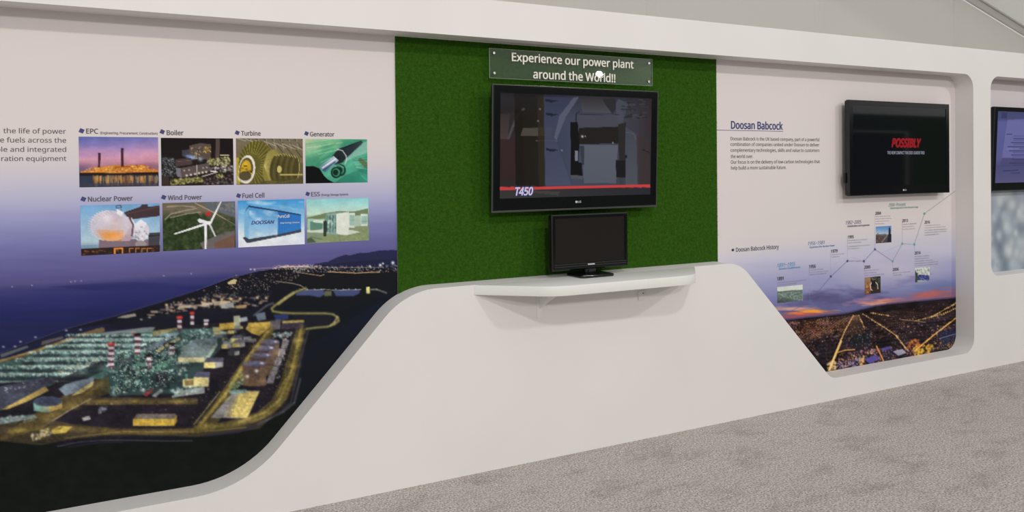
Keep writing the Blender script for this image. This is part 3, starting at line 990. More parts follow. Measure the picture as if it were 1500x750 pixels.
for s_, a, b_, c_ in (("EPC", (126.1, 195.5), (144, 195.8), 7.0), ("Boiler", (244.1, 197.6), (268.9, 198.2), 6.8), ("Turbine", (353.2, 198.4), (382, 198.9), 6.6),
                      ("Generator", (454, 199.5), (490, 200), 6.2), ("Nuclear Power", (128.8, 295), (194.7, 294.0), 7.0), ("Wind Power", (245.7, 292.9), (296, 292.2), 6.7),
                      ("Fuel Cell", (355, 290), (387.4, 289.4), 6.6), ("ESS", (455.7, 287.5), (468.7, 287.3), 6.0)):
    text_px('caption', s_, a, b_, c_, TY, M_INK_GREY, mural, 0.026)
text_px('caption_note', "(Engineering, Procurement, Construction)", (146.7, 196.2), (230.7, 197.4), 3.5, TY, M_INK_GREY, mural, 0.02)
text_px('caption_note', "(Energy Storage System)", (470.6, 287), (510, 286.2), 3.0, TY, M_INK_GREY, mural, 0.02)
for bx, by in ((119.5, 191.6), (237.7, 193), (347.6, 194.4), (449, 195.5), (122.1, 291.6), (239.8, 288.9), (349.5, 286.6), (450.7, 284)):
    x, z = W(bx, by, TY)
    bm = bmesh.new()
    add_box(bm, -0.0085, 0.0085, -0.0004, 0.0004, -0.0085, 0.0085, 0, Matrix.Translation((x, TY, z)) @ Matrix.Rotation(math.radians(24), 4, 'Y'))
    bm_obj('bullet_mark', bm, M_INK_BLUE, mural)


def photo(name, cv, cquad, px4, parent, label, step=0.0034):
    q = wall_quad(px4, TY-0.0002)
    un = math.hypot(cquad[1][0]-cquad[0][0], cquad[1][1]-cquad[0][1])/math.hypot(px4[1][0]-px4[0][0], px4[1][1]-px4[0][1])
    keep = cv.a.copy()
    cv.blur(un*0.45)
    cv.a = cv.a*0.4+keep*0.6
    cv.a *= (1+0.022*cv.noise(un*1.6, un*1.4, len(label), 2)+0.04*cv.noise(un*14, un*10, len(label)+1, 2))[..., None]
    o = quad_print(name, cv, cquad, q, step, M_PRINT, parent)
    o['label'] = label
    return o


# power plant at dusk (traced on a 975 x 750 sheet)
c = Canvas(0, 120, 975, 740, 0.5)
c.stops(c.yy+0.05*c.xx-np.clip(c.noise(260, 60, 1), -1, 1)*24, [(150, (92, 104, 168)), (250, (128, 120, 180)), (330, (176, 140, 182)), (400, (204, 150, 176)), (450, (196, 140, 160)), (520, (150, 104, 122))])
c.polygrad([(40, 395), (250, 425), (420, 450), (250, 455), (40, 420)], (214, 160, 160), (150, 120, 160), 'x', 0.6)
c.mix((86, 84, 124), np.clip((c.yy-400)/120, 0, 1)*np.clip((300-c.xx)/300, 0, 1)*0.8)
c.poly([(40, 560), (975, 545), (975, 740), (40, 740)], (46, 56, 74))
GOLD = [(238, 178, 72), (225, 140, 52), (250, 215, 120), (180, 96, 40), (120, 66, 40)]
c.poly([(190, 500), (330, 475), (440, 462), (620, 462), (750, 460), (780, 500), (915, 515), (915, 550), (60, 550), (60, 530), (190, 525)], (190, 120, 52))
c.dots(500, [(190, 480), (780, 462), (915, 540), (60, 540)], GOLD, 3, 11, 0.9, 0.7)
for x0, x1, y in ((590, 630, 458), (665, 750, 456), (330, 380, 478), (700, 745, 470)):
    c.rects(12, [(x0, y), (x1, y), (x1, y+40), (x0, y+40)], GOLD, 8, 20, 6, 14, 0.9)
c.poly([(440, 480), (580, 472), (580, 482), (440, 488)], (120, 66, 40))
c.poly([(247, 335), (273, 335), (271, 490), (243, 490)], (66, 40, 52))
c.poly([(494, 285), (524, 285), (527, 480), (497, 480)], (66, 38, 50))
c.ell(260, 335, 14, 10, (50, 34, 54)); c.ell(509, 285, 16, 11, (50, 34, 54))
c.poly([(50, 545), (250, 545), (400, 552), (915, 538), (918, 572), (400, 575), (50, 580)], (36, 26, 28))
for _ in range(210):
    x = random.uniform(190, 910)
    if 770 < x < 800 or 640 < x < 662: continue
    y0 = random.uniform(572, 600)
    c.line([(x, y0), (x+random.uniform(-3, 3), y0+random.uniform(25, 120))], random.uniform(4, 12), random.choice(GOLD+[(250, 200, 120)]), random.uniform(0.15, 0.5))
c.polygrad([(40, 660), (925, 660), (925, 710), (40, 710)], (70, 56, 66), (58, 66, 84), 'y', 0.6)
photo('photo_print', c, [(37, 150), (908, 158), (922, 694), (50, 706)], [(114.7, 200), (231.3, 201.3), (232.9, 272.8), (116.8, 274.2)], mural, 'printed photo of a lit power plant by water at dusk')

# boiler house at night (900 x 750 sheet)
c = Canvas(0, 150, 900, 720, 0.5, (26, 21, 22))
c.mix((40, 32, 30), np.clip((c.yy-250)/300, 0, 1)*0.7)
c.poly([(638, 175), (684, 175), (684, 390), (638, 390)], (78, 66, 62))
c.poly([(345, 250), (460, 222), (580, 232), (585, 400), (345, 400)], (84, 72, 64))
c.poly([(270, 300), (350, 290), (350, 370), (270, 370)], (62, 62, 70))
c.rects(70, [(345, 265), (470, 262), (470, 400), (400, 400)], [(210, 190, 130), (150, 130, 96), (60, 52, 50), (170, 170, 170)], 6, 16, 5, 14, 0.8)
c.rects(60, [(500, 265), (582, 262), (582, 340), (500, 340)], [(222, 190, 84), (180, 150, 70), (90, 70, 50)], 6, 14, 6, 14, 0.85)
c.glow(370, 380, 45, (150, 180, 235), 0.9, 26); c.glow(330, 365, 30, (120, 150, 210), 0.8, 18); c.glow(470, 400, 26, (150, 175, 200), 0.8)
c.line([(690, 354), (790, 354)], 8, (225, 220, 180))
c.dots(260, [(545, 400), (800, 370), (810, 480), (545, 460)], [(205, 200, 130), (160, 155, 90), (240, 235, 200), (90, 90, 60)], 4, 11, 0.85)
c.dots(150, [(545, 480), (840, 470), (840, 540), (560, 540)], [(200, 195, 190), (130, 120, 115), (240, 240, 235), (60, 52, 52)], 4, 12, 0.8)
c.dots(240, [(50, 380), (200, 380), (260, 590), (50, 590)], [(120, 140, 146), (170, 190, 195), (70, 82, 88), (50, 56, 60)], 3, 10, 0.8)
c.poly([(200, 400), (370, 385), (378, 455), (200, 480)], (70, 58, 58)); c.line([(215, 425), (365, 412)], 4, (130, 110, 100), 0.8)
c.poly([(240, 500), (560, 440), (565, 535), (255, 605)], (88, 78, 76)); c.poly([(200, 500), (250, 500), (262, 600), (215, 590)], (120, 122, 132), 0.9)
for x, y in ((320, 578), (366, 570), (412, 562), (455, 553), (495, 546), (535, 540)): c.glow(x, y, 13, (250, 240, 225))
for x, y in ((292, 523), (345, 518), (500, 495), (540, 490)): c.glow(x, y, 9, (215, 205, 190))
c.line([(430, 465), (432, 580)], 7, (190, 180, 172))
c.line([(490, 590), (660, 540)], 9, (200, 190, 185)); c.line([(590, 530), (640, 535)], 12, (230, 228, 230))
c.dots(260, [(150, 620), (480, 590), (500, 650), (140, 690)], [(190, 190, 100), (140, 140, 70), (225, 220, 150), (80, 80, 50)], 4, 12, 0.8)
c.dots(200, [(500, 600), (840, 560), (840, 690), (500, 690)], [(70, 58, 58), (110, 100, 100), (46, 38, 40), (160, 150, 150)], 4, 12, 0.8)
c.dots(30, [(640, 560), (720, 560), (720, 600), (640, 600)], [(190, 190, 100)], 5, 10, 0.8)
c.poly([(52, 590), (130, 585), (130, 690), (52, 690)], (58, 46, 44)); c.glow(746, 515, 12, (250, 245, 240))
photo('photo_print', c, [(38, 163), (835, 170), (848, 682), (50, 693)], [(235.3, 201.9), (341, 202.8), (342.8, 270.8), (237, 272.4)], mural, 'printed photo of an industrial boiler house at night')

# turbine rotor in a workshop (862 x 750 sheet)
c = Canvas(40, 75, 450, 350, 1.0, (96, 88, 58))
c.polygrad([(50, 80), (440, 80), (440, 220), (50, 190)], (112, 104, 88), (120, 110, 70))
for k in range(9):
    x = 120+k*42
    c.line([(x, 82), (x+90, 190)], 5, (70, 62, 50), 0.8)
    c.line([(x+14, 84), (x-30+60, 150)], 2.5, (210, 205, 190), 0.6)
for k in range(7): c.line([(60+k*50, 84+k*6), (110+k*55, 100+k*9)], 4, (196, 190, 176), 0.7)
c.poly([(56, 190), (90, 190), (80, 335), (56, 335)], (176, 160, 50))
c.ell(165, 215, 92, 118, (96, 90, 40), 1, 0.15)
for k in range(60):
    a = 6.2832*k/60
    c.line([(150+40*math.cos(a), 225+52*math.sin(a)), (165+92*math.cos(a), 215+116*math.sin(a))], 2.2, (176, 166, 76) if k % 2 else (66, 60, 30), 0.8)
c.ell(255, 245, 52, 100, (132, 122, 62), 1, 0.1)
for k in range(26):
    a = -1.9+3.6*k/26
    c.line([(210, 235), (250+55*math.cos(a), 245+98*math.sin(a))], 1.8, (206, 194, 116), 0.6)
for k in range(9):
    x, ry = 268+k*15, 80-abs(k-3)*3
    c.ell(x, 248, 26-k, ry, (92, 84, 44) if k % 2 else (70, 64, 36), 0.95, 0.12)
    pts = [(x+(26-k)*math.cos(t), 248+ry*math.sin(t)) for t in np.linspace(-1.5, 1.7, 14)]
    c.line(pts, 3.4, (206, 196, 120), 0.85)
c.ell(118, 255, 44, 78, (232, 228, 214), 1, 0.08); c.ell(114, 256, 37, 66, (96, 84, 46), 1, 0.08); c.ell(112, 256, 28, 52, (196, 160, 40), 1, 0.08)
c.rects(14, [(85, 225), (140, 225), (140, 290), (85, 290)], [(60, 48, 24), (230, 200, 80), (120, 96, 30)], 8, 22, 8, 18, 0.8)
c.ell(108, 300, 40, 30, (226, 222, 210), 0.7); c.ell(108, 290, 34, 26, (70, 62, 40), 0.9)
c.line([(300, 285), (425, 285)], 6, (200, 186, 110)); c.ell(294, 255, 13, 20, (206, 196, 116))
c.polygrad([(200, 320), (430, 300), (430, 340), (190, 340)], (70, 66, 36), (84, 80, 44), 'y', 0.7)
c.a *= 0.97
photo('photo_print', c, [(57, 85), (423, 87), (430, 335), (63, 338)], [(345.2, 202.7), (442.9, 203.2), (444.7, 269.4), (346.8, 270.2)], mural, 'printed photo of a large steam turbine rotor')

# generator shaft, green tint
c = Canvas(430, 80, 800, 345, 1.0, (88, 160, 130))
c.stops(c.xx*0.5+c.yy+c.noise(60, 60, 6)*30, [(310, (176, 196, 160)), (390, (120, 180, 140)), (470, (60, 140, 110)), (560, (84, 170, 140)), (650, (60, 140, 116)), (760, (40, 120, 100))])
for k in range(14): c.line([(440+random.uniform(0, 90), 100+k*9), (560+random.uniform(0, 120), 80+k*7)], random.uniform(2, 7), random.choice([(200, 225, 190), (80, 170, 120), (150, 210, 170), (50, 120, 80)]), 0.45)
c.poly([(640, 150), (782, 98), (782, 160), (660, 210)], (150, 186, 176), 0.6)
for k in range(12): c.line([(690+k*5, 190+k*9), (782, 175+k*13)], random.uniform(2, 6), random.choice([(110, 190, 160), (40, 110, 90), (170, 215, 195), (60, 90, 70)]), 0.6)
c.poly([(740, 190), (782, 220), (782, 260), (725, 205)], (90, 84, 44), 0.6)
c.poly([(585, 180), (625, 140), (745, 96), (756, 108), (655, 200), (620, 225)], (26, 34, 42))
for k in range(7): c.line([(640+k*2, 150+k*9), (745+k, 100+k*3)], 1.6, (90, 110, 120), 0.7)
c.ell(625, 185, 34, 40, (34, 40, 44), 1, 0.5); c.line([(612, 145), (640, 152), (660, 180), (664, 205), (655, 225)], 5, (200, 215, 210), 0.85)
c.ell(600, 205, 26, 24, (36, 44, 46))
for k in range(8):
    a = -0.5+k*0.5
    c.line([(605, 195), (605+26*math.cos(a), 195+26*math.sin(a))], 3, (16, 22, 26))
c.polygrad([(515, 240), (592, 182), (620, 206), (545, 272)], (196, 215, 226), (60, 90, 120), 'y'); c.line([(530, 248), (605, 196)], 6, (232, 240, 244)); c.line([(535, 262), (600, 214)], 6, (40, 66, 110))
for x, y, r in ((628, 260, 32), (606, 272, 30)): c.ell(x, y, r, r*1.05, (24, 44, 38)); c.ell(x, y, r*0.7, r*0.75, (52, 130, 100)); c.ell(x-3, y, r*0.5, r*0.56, (20, 40, 34))
c.line([(600, 240), (625, 232), (648, 245)], 4, (110, 190, 160))
c.poly([(440, 240), (480, 236), (515, 250), (540, 290), (560, 310), (590, 326), (640, 331), (440, 333)], (12, 14, 16))
c.polygrad([(650, 290), (782, 240), (782, 330), (600, 330)], (30, 90, 76), (50, 150, 126), 'x', 0.6)
photo('photo_print', c, [(438, 88), (778, 90), (782, 327), (442, 332)], [(446.9, 203.5), (537.6, 204), (538.6, 267.2), (447.9, 268.6)], mural, 'printed green-tinted photo of a generator shaft')

# reactor vessel on a transporter
c = Canvas(55, 440, 515, 735, 1.0)
c.stops(c.yy, [(445, (110, 160, 205)), (560, (150, 186, 214)), (650, (170, 196, 210)), (700, (120, 130, 140))])
c.poly([(300, 492), (390, 462), (400, 450), (432, 448), (436, 462), (505, 455), (505, 512), (330, 532)], (66, 52, 56)); c.line([(310, 500), (500, 462)], 5, (96, 70, 66), 0.8)
c.poly([(440, 606), (505, 600), (505, 680), (440, 680)], (66, 66, 72)); c.line([(440, 622), (505, 616)], 6, (40, 40, 46))
c.poly([(70, 672), (160, 668), (160, 690), (70, 692)], (120, 150, 176))
c.poly([(165, 640), (440, 640), (440, 688), (165, 688)], (120, 104, 118))
c.ell(228, 565, 112, 84, (196, 190, 204), 1, 0.12)
c.polygrad([(150, 585), (300, 590), (300, 650), (190, 645)], (214, 150, 110), (236, 150, 54), 'y', 0.5)
c.glow(235, 615, 62, (240, 152, 56), 0.95, 26); c.glow(255, 560, 50, (214, 190, 190), 0.7); c.glow(200, 520, 40, (226, 222, 232), 0.8, 26)
for k in range(17):
    a = 2.0+k*0.16
    x, y = 228+108*math.cos(a), 565+84*math.sin(a)
    c.line([(x+6, y+3), (x-14, y-3)], 3, (216, 212, 224)); c.line([(x+50*1.0, y*0.6+565*0.4), (x+8, y)], 1.4, (160, 150, 176), 0.6)
c.polygrad([(275, 500), (330, 520), (372, 560), (372, 610), (330, 650), (285, 650), (335, 575)], (206, 202, 212), (176, 150, 160))
c.line([(330, 520), (352, 560), (345, 620)], 9, (86, 76, 92)); c.line([(342, 522), (364, 562), (356, 618)], 4, (226, 224, 230))
c.ell(400, 600, 42, 52, (206, 204, 214), 1, 0.3); c.poly([(355, 560), (395, 530), (428, 552), (415, 575), (370, 590)], (222, 222, 232)); c.ell(395, 668, 32, 22, (150, 140, 146))
c.rects(26, [(360, 560), (432, 570), (430, 640), (370, 640)], [(230, 230, 236), (130, 120, 136), (170, 166, 180)], 6, 20, 6, 16, 0.7)
c.line([(262, 478), (258, 456), (284, 452), (286, 482)], 4, (60, 60, 66)); c.line([(256, 470), (288, 462)], 3, (60, 60, 66)); c.poly([(258, 470), (300, 492), (285, 515), (262, 498)], (226, 226, 234))
c.poly([(70, 690), (506, 672), (506, 708), (72, 732)], (46, 34, 34))
c.rects(60, [(75, 692), (500, 678), (500, 704), (75, 724)], [(90, 60, 40), (40, 30, 32), (150, 96, 50), (70, 60, 60)], 6, 16, 4, 9, 0.8)
c.line([(252, 718), (252, 690), (294, 688), (294, 716)], 8, (226, 140, 50))
for x in (332, 366, 400, 432): c.line([(x, 712), (x, 690), (x+22, 689)], 5, (200, 126, 56), 0.9)
photo('photo_print', c, [(65, 452), (500, 445), (506, 707), (72, 730)], [(117.3, 300.6), (233.4, 298.7), (235, 368.6), (119.2, 374.8)], mural, 'printed photo of a white reactor vessel on a transporter')

# wind turbine above wooded hills (862-sheet with x running to 915)
c = Canvas(505, 425, 925, 715, 1.0, (70, 78, 56))
c.stops(c.yy+c.noise(40, 14, 9)*22, [(430, (96, 90, 78)), (480, (110, 102, 84)), (530, (58, 68, 46)), (600, (46, 58, 36)), (700, (54, 62, 44))])
c.poly([(520, 540), (600, 500), (700, 490), (760, 560), (760, 700), (520, 705)], (44, 58, 34))
c.dots(420, [(520, 530), (760, 500), (740, 700), (520, 705)], [(34, 46, 26), (62, 80, 46), (28, 38, 22), (80, 94, 60)], 4, 11, 0.7)
c.poly([(740, 430), (915, 430), (915, 520), (760, 470)], (92, 100, 108)); c.dots(90, [(780, 432), (915, 432), (915, 500), (820, 470)], [(120, 130, 140), (70, 76, 84), (140, 130, 120)], 4, 10, 0.6)
for p in ([(530, 530), (560, 500), (640, 480), (700, 470)], [(560, 520), (640, 500), (720, 490)], [(690, 440), (790, 490), (915, 560)], [(540, 460), (620, 455), (690, 462)]): c.line(p, 6, (168, 156, 136), 0.75)
c.poly([(720, 660), (850, 600), (915, 590), (915, 690), (740, 700)], (104, 98, 96)); c.poly([(800, 660), (915, 610), (915, 700), (800, 700)], (110, 82, 66), 0.9)
c.dots(120, [(760, 560), (915, 520), (915, 600), (780, 620)], [(48, 60, 36), (70, 80, 56), (96, 92, 80)], 4, 12, 0.8)
c.poly([(748, 495), (770, 488), (782, 500), (764, 512), (750, 505)], (190, 40, 50))
c.poly([(742, 556), (758, 556), (756, 697), (745, 697)], (224, 226, 232)); c.poly([(704, 534), (715, 525), (775, 545), (770, 556), (715, 548)], (228, 230, 234))
c.poly([(772, 545), (832, 430), (838, 432), (780, 556)], (232, 233, 236)); c.poly([(760, 545), (768, 556), (580, 614), (578, 608)], (230, 232, 236)); c.poly([(768, 560), (776, 553), (808, 620), (802, 626)], (196, 200, 206)); c.ell(768, 550, 10, 10, (238, 240, 242))
photo('photo_print', c, [(515, 440), (914, 431), (920, 683), (522, 705)], [(237.4, 297.4), (344, 295), (345.7, 362.3), (239.3, 368.1)], mural, 'printed photo of a white wind turbine over wooded hills')

# blue fuel cell container
c = Canvas(60, 410, 445, 695, 1.0)
c.stops(c.yy, [(425, (66, 146, 206)), (520, (130, 184, 220)), (600, (206, 222, 232)), (680, (222, 226, 234))])
c.mix((205, 226, 238), np.clip(c.noise(90, 26, 12), 0, 1)*np.clip((600-c.yy)/200, 0, 1)*0.9)
c.poly([(96, 632), (108, 622), (415, 580), (416, 600), (118, 661)], (62, 66, 80))
c.polygrad([(104, 490), (127, 452), (285, 482), (285, 612), (128, 638), (104, 622)], (66, 140, 204), (176, 206, 226))
c.polygrad([(285, 482), (415, 506), (414, 585), (285, 612)], (44, 108, 182), (52, 120, 190))
c.poly([(104, 490), (127, 452), (415, 503), (416, 510), (127, 461), (106, 496)], (40, 52, 84)); c.poly([(104, 490), (128, 462), (128, 638), (104, 622)], (120, 176, 214), 0.8)
for x in np.arange(296, 412, 13): c.line([(x, 490+(x-285)*0.17), (x, 608-(x-285)*0.2)], 1.5, (36, 90, 160), 0.7)
c.mix((226, 236, 242), np.clip(c.noise(60, 40, 15), 0, 1)*((c.xx > 130) & (c.xx < 282) & (c.yy > 480) & (c.yy < 625))*0.6)
fc = photo('photo_print', c, [(68, 425), (432, 420), (437, 665), (72, 685)], [(348.1, 293.4), (445.3, 292), (446.6, 357.4), (349.2, 362.8)], mural, 'printed photo of a blue fuel cell container')
fp = lambda x, y: (330+x/3.748, 180+y/3.748)
text_px('container_lettering', "DOOSAN", fp(143, 558), fp(270, 552), 4.9, TY-0.0008, M_INK_BLUE, fc, 0.03, 0.25)
text_px('container_lettering', "PureCell", fp(288, 519), fp(352, 523), 4.4, TY-0.0008, M_SIGNTXT, fc, 0.01)
text_px('container_lettering', "Clean Energy Solutions", fp(302, 550), fp(408, 553), 2.2, TY-0.0008, M_SIGNTXT, fc)

# storage containers, faded green tint
c = Canvas(435, 405, 800, 675, 1.0)
c.stops(c.yy+c.noise(80, 20, 17)*10, [(412, (136, 198, 202)), (460, (166, 212, 206)), (500, (186, 214, 196)), (530, (120, 140, 110)), (600, (128, 146, 118)), (660, (122, 142, 112))])
c.poly([(450, 520), (540, 496), (620, 484), (700, 488), (785, 470), (785, 505), (600, 520), (450, 530)], (104, 118, 84), 0.9)
c.poly([(660, 598), (785, 570), (785, 650), (560, 655), (450, 640)], (128, 142, 104)); c.dots(90, [(620, 600), (785, 575), (785, 645), (560, 650)], [(110, 124, 88), (150, 160, 122)], 3, 8, 0.6)
c.poly([(450, 600), (560, 605), (660, 618), (740, 600), (700, 590), (560, 580), (450, 585)], (196, 206, 190))
c.poly([(452, 525), (545, 528), (545, 580), (462, 588), (452, 575)], (150, 190, 170)); c.poly([(465, 540), (535, 545), (530, 585), (466, 590)], (86, 128, 110), 0.9); c.poly([(485, 532), (550, 536), (545, 552), (480, 545)], (206, 220, 206))
c.poly([(552, 500), (636, 488), (636, 612), (606, 616), (552, 600)], (128, 160, 150)); c.poly([(606, 500), (676, 488), (676, 612), (640, 616), (606, 608)], (216, 222, 212))
for x in (556, 572, 588, 604): c.line([(x, 508), (x, 600)], 4, (66, 92, 90), 0.9)
c.rects(24, [(556, 515), (604, 512), (604, 590), (556, 590)], [(190, 215, 208), (70, 100, 96)], 5, 10, 8, 22, 0.8)
for x0, x1, y0, y1 in ((676, 712, 496, 576), (742, 785, 502, 568)):
    c.poly([(x0, y0), (x1, y0), (x1, y1), (x0, y1)], (206, 216, 206)); c.poly([(x0+4, y0+10), (x1-5, y0+10), (x1-5, y1-12), (x0+4, y1-12)], (150, 184, 176)); c.line([(x1, y0), (x1, y1)], 4, (90, 116, 106)); c.line([(x0+4, y0+38), (x1-4, y0+38)], 3, (110, 140, 130))
c.poly([(706, 512), (745, 520), (745, 566), (706, 572)], (170, 190, 172))
c.poly([(536, 540), (548, 534), (556, 545), (553, 624), (538, 624)], (46, 60, 54)); c.poly([(450, 636), (470, 628), (500, 655), (450, 660)], (70, 84, 66), 0.9); c.line([(470, 625), (530, 640)], 5, (86, 110, 92), 0.8)
photo('photo_print', c, [(445, 418), (785, 412), (790, 645), (450, 662)], [(448.7, 291.5), (539.4, 290), (540.8, 352), (450, 356.6)], mural, 'printed green-tinted photo of energy storage containers')

# ------------------------------------------------------------------ mural right of the turf: sunset city with company timeline
cv = Canvas(1030, 60, 1432, 572, 3.0)
t = cv.yy+0.075*(cv.xx-1250)                # slope of level lines at this height of the print
n1_, n2_ = cv.noise(70, 14, 31), cv.noise(30, 7, 32)
cv.stops(t+n1_*5, [(90, (210, 203, 202)), (330, (209, 202, 201)), (350, (204, 199, 203)), (372, (190, 188, 207)), (392, (170, 170, 198)), (412, (146, 148, 186)), (432, (118, 122, 168)), (452, (100, 100, 148)), (470, (80, 76, 118))])
cv.mix((209, 202, 201), np.clip((1120-cv.xx)/90, 0, 1)*np.clip((400-t)/60, 0, 1)*0.7)
cv.mix((214, 204, 212), np.clip(1-np.hypot((cv.xx-1310)/90, (t-405)/34), 0, 1)*0.45)
# dark cloud masses
def blob(x, y, rx, ry, seed, rot=0.0):
    c, q = math.cos(rot), math.sin(rot)
    X, Y = cv.xx-x, cv.yy-y
    d = np.hypot((X*c+Y*q)/rx, (-X*q+Y*c)/ry)
    return np.clip(1.15-d+0.55*cv.noise(rx*0.5, ry*0.5, seed), 0, 1)
cv.mix((92, 88, 132), blob(1222, 440, 46, 17, 41, -0.1)*0.95)
cv.mix((84, 78, 120), blob(1195, 437, 38, 9, 42, -0.2)*0.8)
cv.mix((88, 84, 128), blob(1268, 436, 36, 12, 43, -0.1)*0.85)
cv.mix((112, 110, 158), blob(1330, 412, 40, 6, 44, -0.35)*0.55)
cv.mix((156, 156, 196), blob(1200, 418, 40, 9, 45, -0.1)*0.4)
cv.mix((176, 140, 172), blob(1262, 440, 26, 5, 46, -0.2)*0.7)
cv.mix((92, 110, 160), blob(1365, 418, 45, 10, 47, -0.1)*0.4)
# sunset bands
cv.mix((206, 156, 150), blob(1163, 452, 30, 4.5, 51, -0.02)*0.95)
cv.mix((246, 160, 66), blob(1190, 456.5, 36, 3.0, 52, -0.02)*1.0)
cv.mix((196, 80, 66), blob(1170, 462, 44, 3.4, 53, -0.06)*0.95)
cv.mix((236, 120, 70), blob(1165, 459, 20, 2.4, 56, 0)*0.8)
cv.mix((214, 140, 130), blob(1290, 441, 36, 4.6, 54, -0.13)*0.95)
cv.mix((226, 160, 120), blob(1290, 444, 26, 2.2, 57, -0.1)*0.9)
cv.mix((186, 100, 92), blob(1352, 434, 60, 6.5, 55, -0.15)*0.9)
cv.mix((150, 90, 100), blob(1385, 432, 30, 9, 58, -0.1)*0.6)
cv.mix((70, 62, 104), blob(1155, 456.5, 16, 1.6, 59, 0)*0.7)
hor = [(1030, 482), (1150, 469.5), (1180, 466), (1210, 463), (1240, 459.5), (1262, 454), (1282, 449), (1300, 446), (1340, 442), (1400, 436.5), (1432, 434)]
cv.line(hor, 4, (66, 56, 92), 0.6)
city = hor+[(1432, 572), (1030, 572)]
cv.poly(city, (34, 27, 33))
WM = [(220, 150, 80), (240, 190, 120), (196, 120, 70), (170, 96, 72), (236, 214, 180)]
CL = [(130, 130, 170), (90, 94, 150), (190, 180, 200), (210, 215, 225)]
PK = [(180, 110, 140), (150, 90, 130), (200, 140, 150), (120, 70, 110)]
cv.dots(520, [(1150, 472), (1215, 464), (1225, 492), (1168, 500)], WM+PK, 0.5, 1.0, 0.75)
cv.dots(330, [(1170, 495), (1235, 480), (1215, 530), (1196, 520)], WM+PK+CL, 0.5, 1.1, 0.75)
cv.dots(600, [(1225, 466), (1400, 440), (1402, 480), (1230, 500)], WM+[(120, 80, 60), (90, 66, 60)], 0.4, 0.9, 0.7)
cv.dots(500, [(1235, 485), (1400, 470), (1402, 510), (1235, 525)], WM+CL+PK, 0.5, 1.2, 0.7)
cv.dots(460, [(1215, 518), (1345, 505), (1345, 527), (1218, 548)], PK+WM+[(220, 190, 220)], 0.6, 1.6, 0.75)
b, m = cv.mask(city)
g = 0.92+np.clip(cv.noise(16, 7, 61, 3)*0.5, -0.62, 0.5)
cv.a[b] *= np.where(m, g[b], 1)[..., None]
cv.mix((120, 66, 40), blob(1185, 482, 34, 9, 62, -0.2)*0.35)
cv.mix((46, 48, 84), (blob(1300, 520, 46, 9, 63, -0.2)+blob(1370, 470, 30, 6, 64, -0.2))*0.3*(cv.yy > 455))
cv.dots(260, [(1150, 474), (1240, 462), (1240, 482), (1170, 500)], [(236, 170, 96), (214, 130, 70)], 0.4, 0.8, 0.8)
cv.poly([(1196, 505), (1212, 498), (1226, 506), (1220, 524), (1200, 524)], (26, 24, 32), 0.7)
for k in range(18):
    x0, x1 = 1250+k*0.35, 1222+k*2.7
    cv.line([(x0, 463-k*0.1), (x1, 494-k*0.35)], 0.55, (190, 140, 84), 0.42)
for k in range(9): cv.line([(1246-k*5, 465+k*0.7), (1226-k*7, 484+k*1.6)], 0.7, (190, 130, 90), 0.4)
for k in range(14):
    y = 466+k*2.0+k*k*0.15
    cv.line([(1160+k*4, y+5), (1300, y-9), (1400, y-21)], 0.5, (150, 100, 70), 0.35)
cv.poly([(1250, 490), (1272, 486), (1276, 500), (1262, 510), (1240, 508)], (28, 30, 36), 0.75)
cv.dots(30, [(1252, 488), (1280, 486), (1276, 506), (1244, 508)], [(200, 215, 225), (90, 110, 130)], 0.5, 1.2, 0.8)
def street(pts, w0, w1, col, al):
    L = [0.0]
    for a, b in zip(pts[:-1], pts[1:]): L.append(L[-1]+math.hypot(b[0]-a[0], b[1]-a[1]))
    N = max(4, int(L[-1]/3))
    q = [(float(np.interp(L[-1]*i/N, L, [p[0] for p in pts])), float(np.interp(L[-1]*i/N, L, [p[1] for p in pts]))) for i in range(N+1)]
    for i in range(N):
        cv.line([q[i], q[i+1]], w0+(w1-w0)*i/N, col, al*random.uniform(0.55, 1))
    for i in range(int(L[-1]*0.9) if w1 > 0.8 else 0):
        k = random.random()
        j = int(k*N)
        cv.glow(q[j][0]+random.uniform(-w1, w1)*k, q[j][1]+random.uniform(-1, 1), random.uniform(0.5, 1.1), (244, 196, 126), 0.7)


for k in range(12):
    street([(1248-k*1.5, 463+k*0.5), (1226-k*6.5, 486+k*2.4)], 0.4, 0.7, (204, 140, 90), 0.35)
for k in range(9):
    street([(1268+k*6, 459-k*0.5), (1300+k*13, 480-k*2.0)], 0.4, 0.7, (190, 134, 90), 0.3)
street([(1249.8, 462.5), (1238, 484), (1228, 508), (1215, 541)], 0.7, 2.6, (230, 180, 106), 0.95)
cv.line([(1232, 500), (1222, 524), (1215, 542)], 3.4, (246, 206, 130), 0.75)
cv.dots(40, [(1212, 530), (1224, 528), (1224, 541), (1212, 543)], [(250, 226, 170), (240, 190, 110)], 0.9, 2.2, 0.8)
street([(1258, 461.6), (1267, 482)], 0.6, 1.3, (226, 180, 110), 0.85)
street([(1264, 460), (1290, 476), (1312, 491), (1330, 514)], 0.6, 1.8, (224, 170, 110), 0.85)
street([(1276, 458), (1304, 463)], 0.5, 0.9, (210, 170, 110), 0.8)
street([(1432, 444), (1399, 467), (1370, 489), (1341, 513)], 1.0, 2.4, (236, 168, 72), 0.95)
street([(1405, 441), (1390, 450), (1363, 465)], 0.7, 1.3, (224, 184, 110), 0.8)
street([(1405, 449), (1382, 460), (1340, 470)], 0.6, 0.9, (214, 180, 110), 0.7)
cv.line([(1320, 468), (1356, 472)], 0.9, (210, 180, 120), 0.7)
cv.line([(1224, 517), (1238, 513), (1252, 512)], 1.6, (236, 176, 90), 0.8)
cv.line([(1284, 507), (1294, 528)], 1.8, (236, 160, 90), 0.9)
cv.dots(60, [(1330, 500), (1345, 495), (1348, 508), (1328, 512)], [(236, 150, 70), (200, 100, 50)], 0.7, 1.8, 0.8)
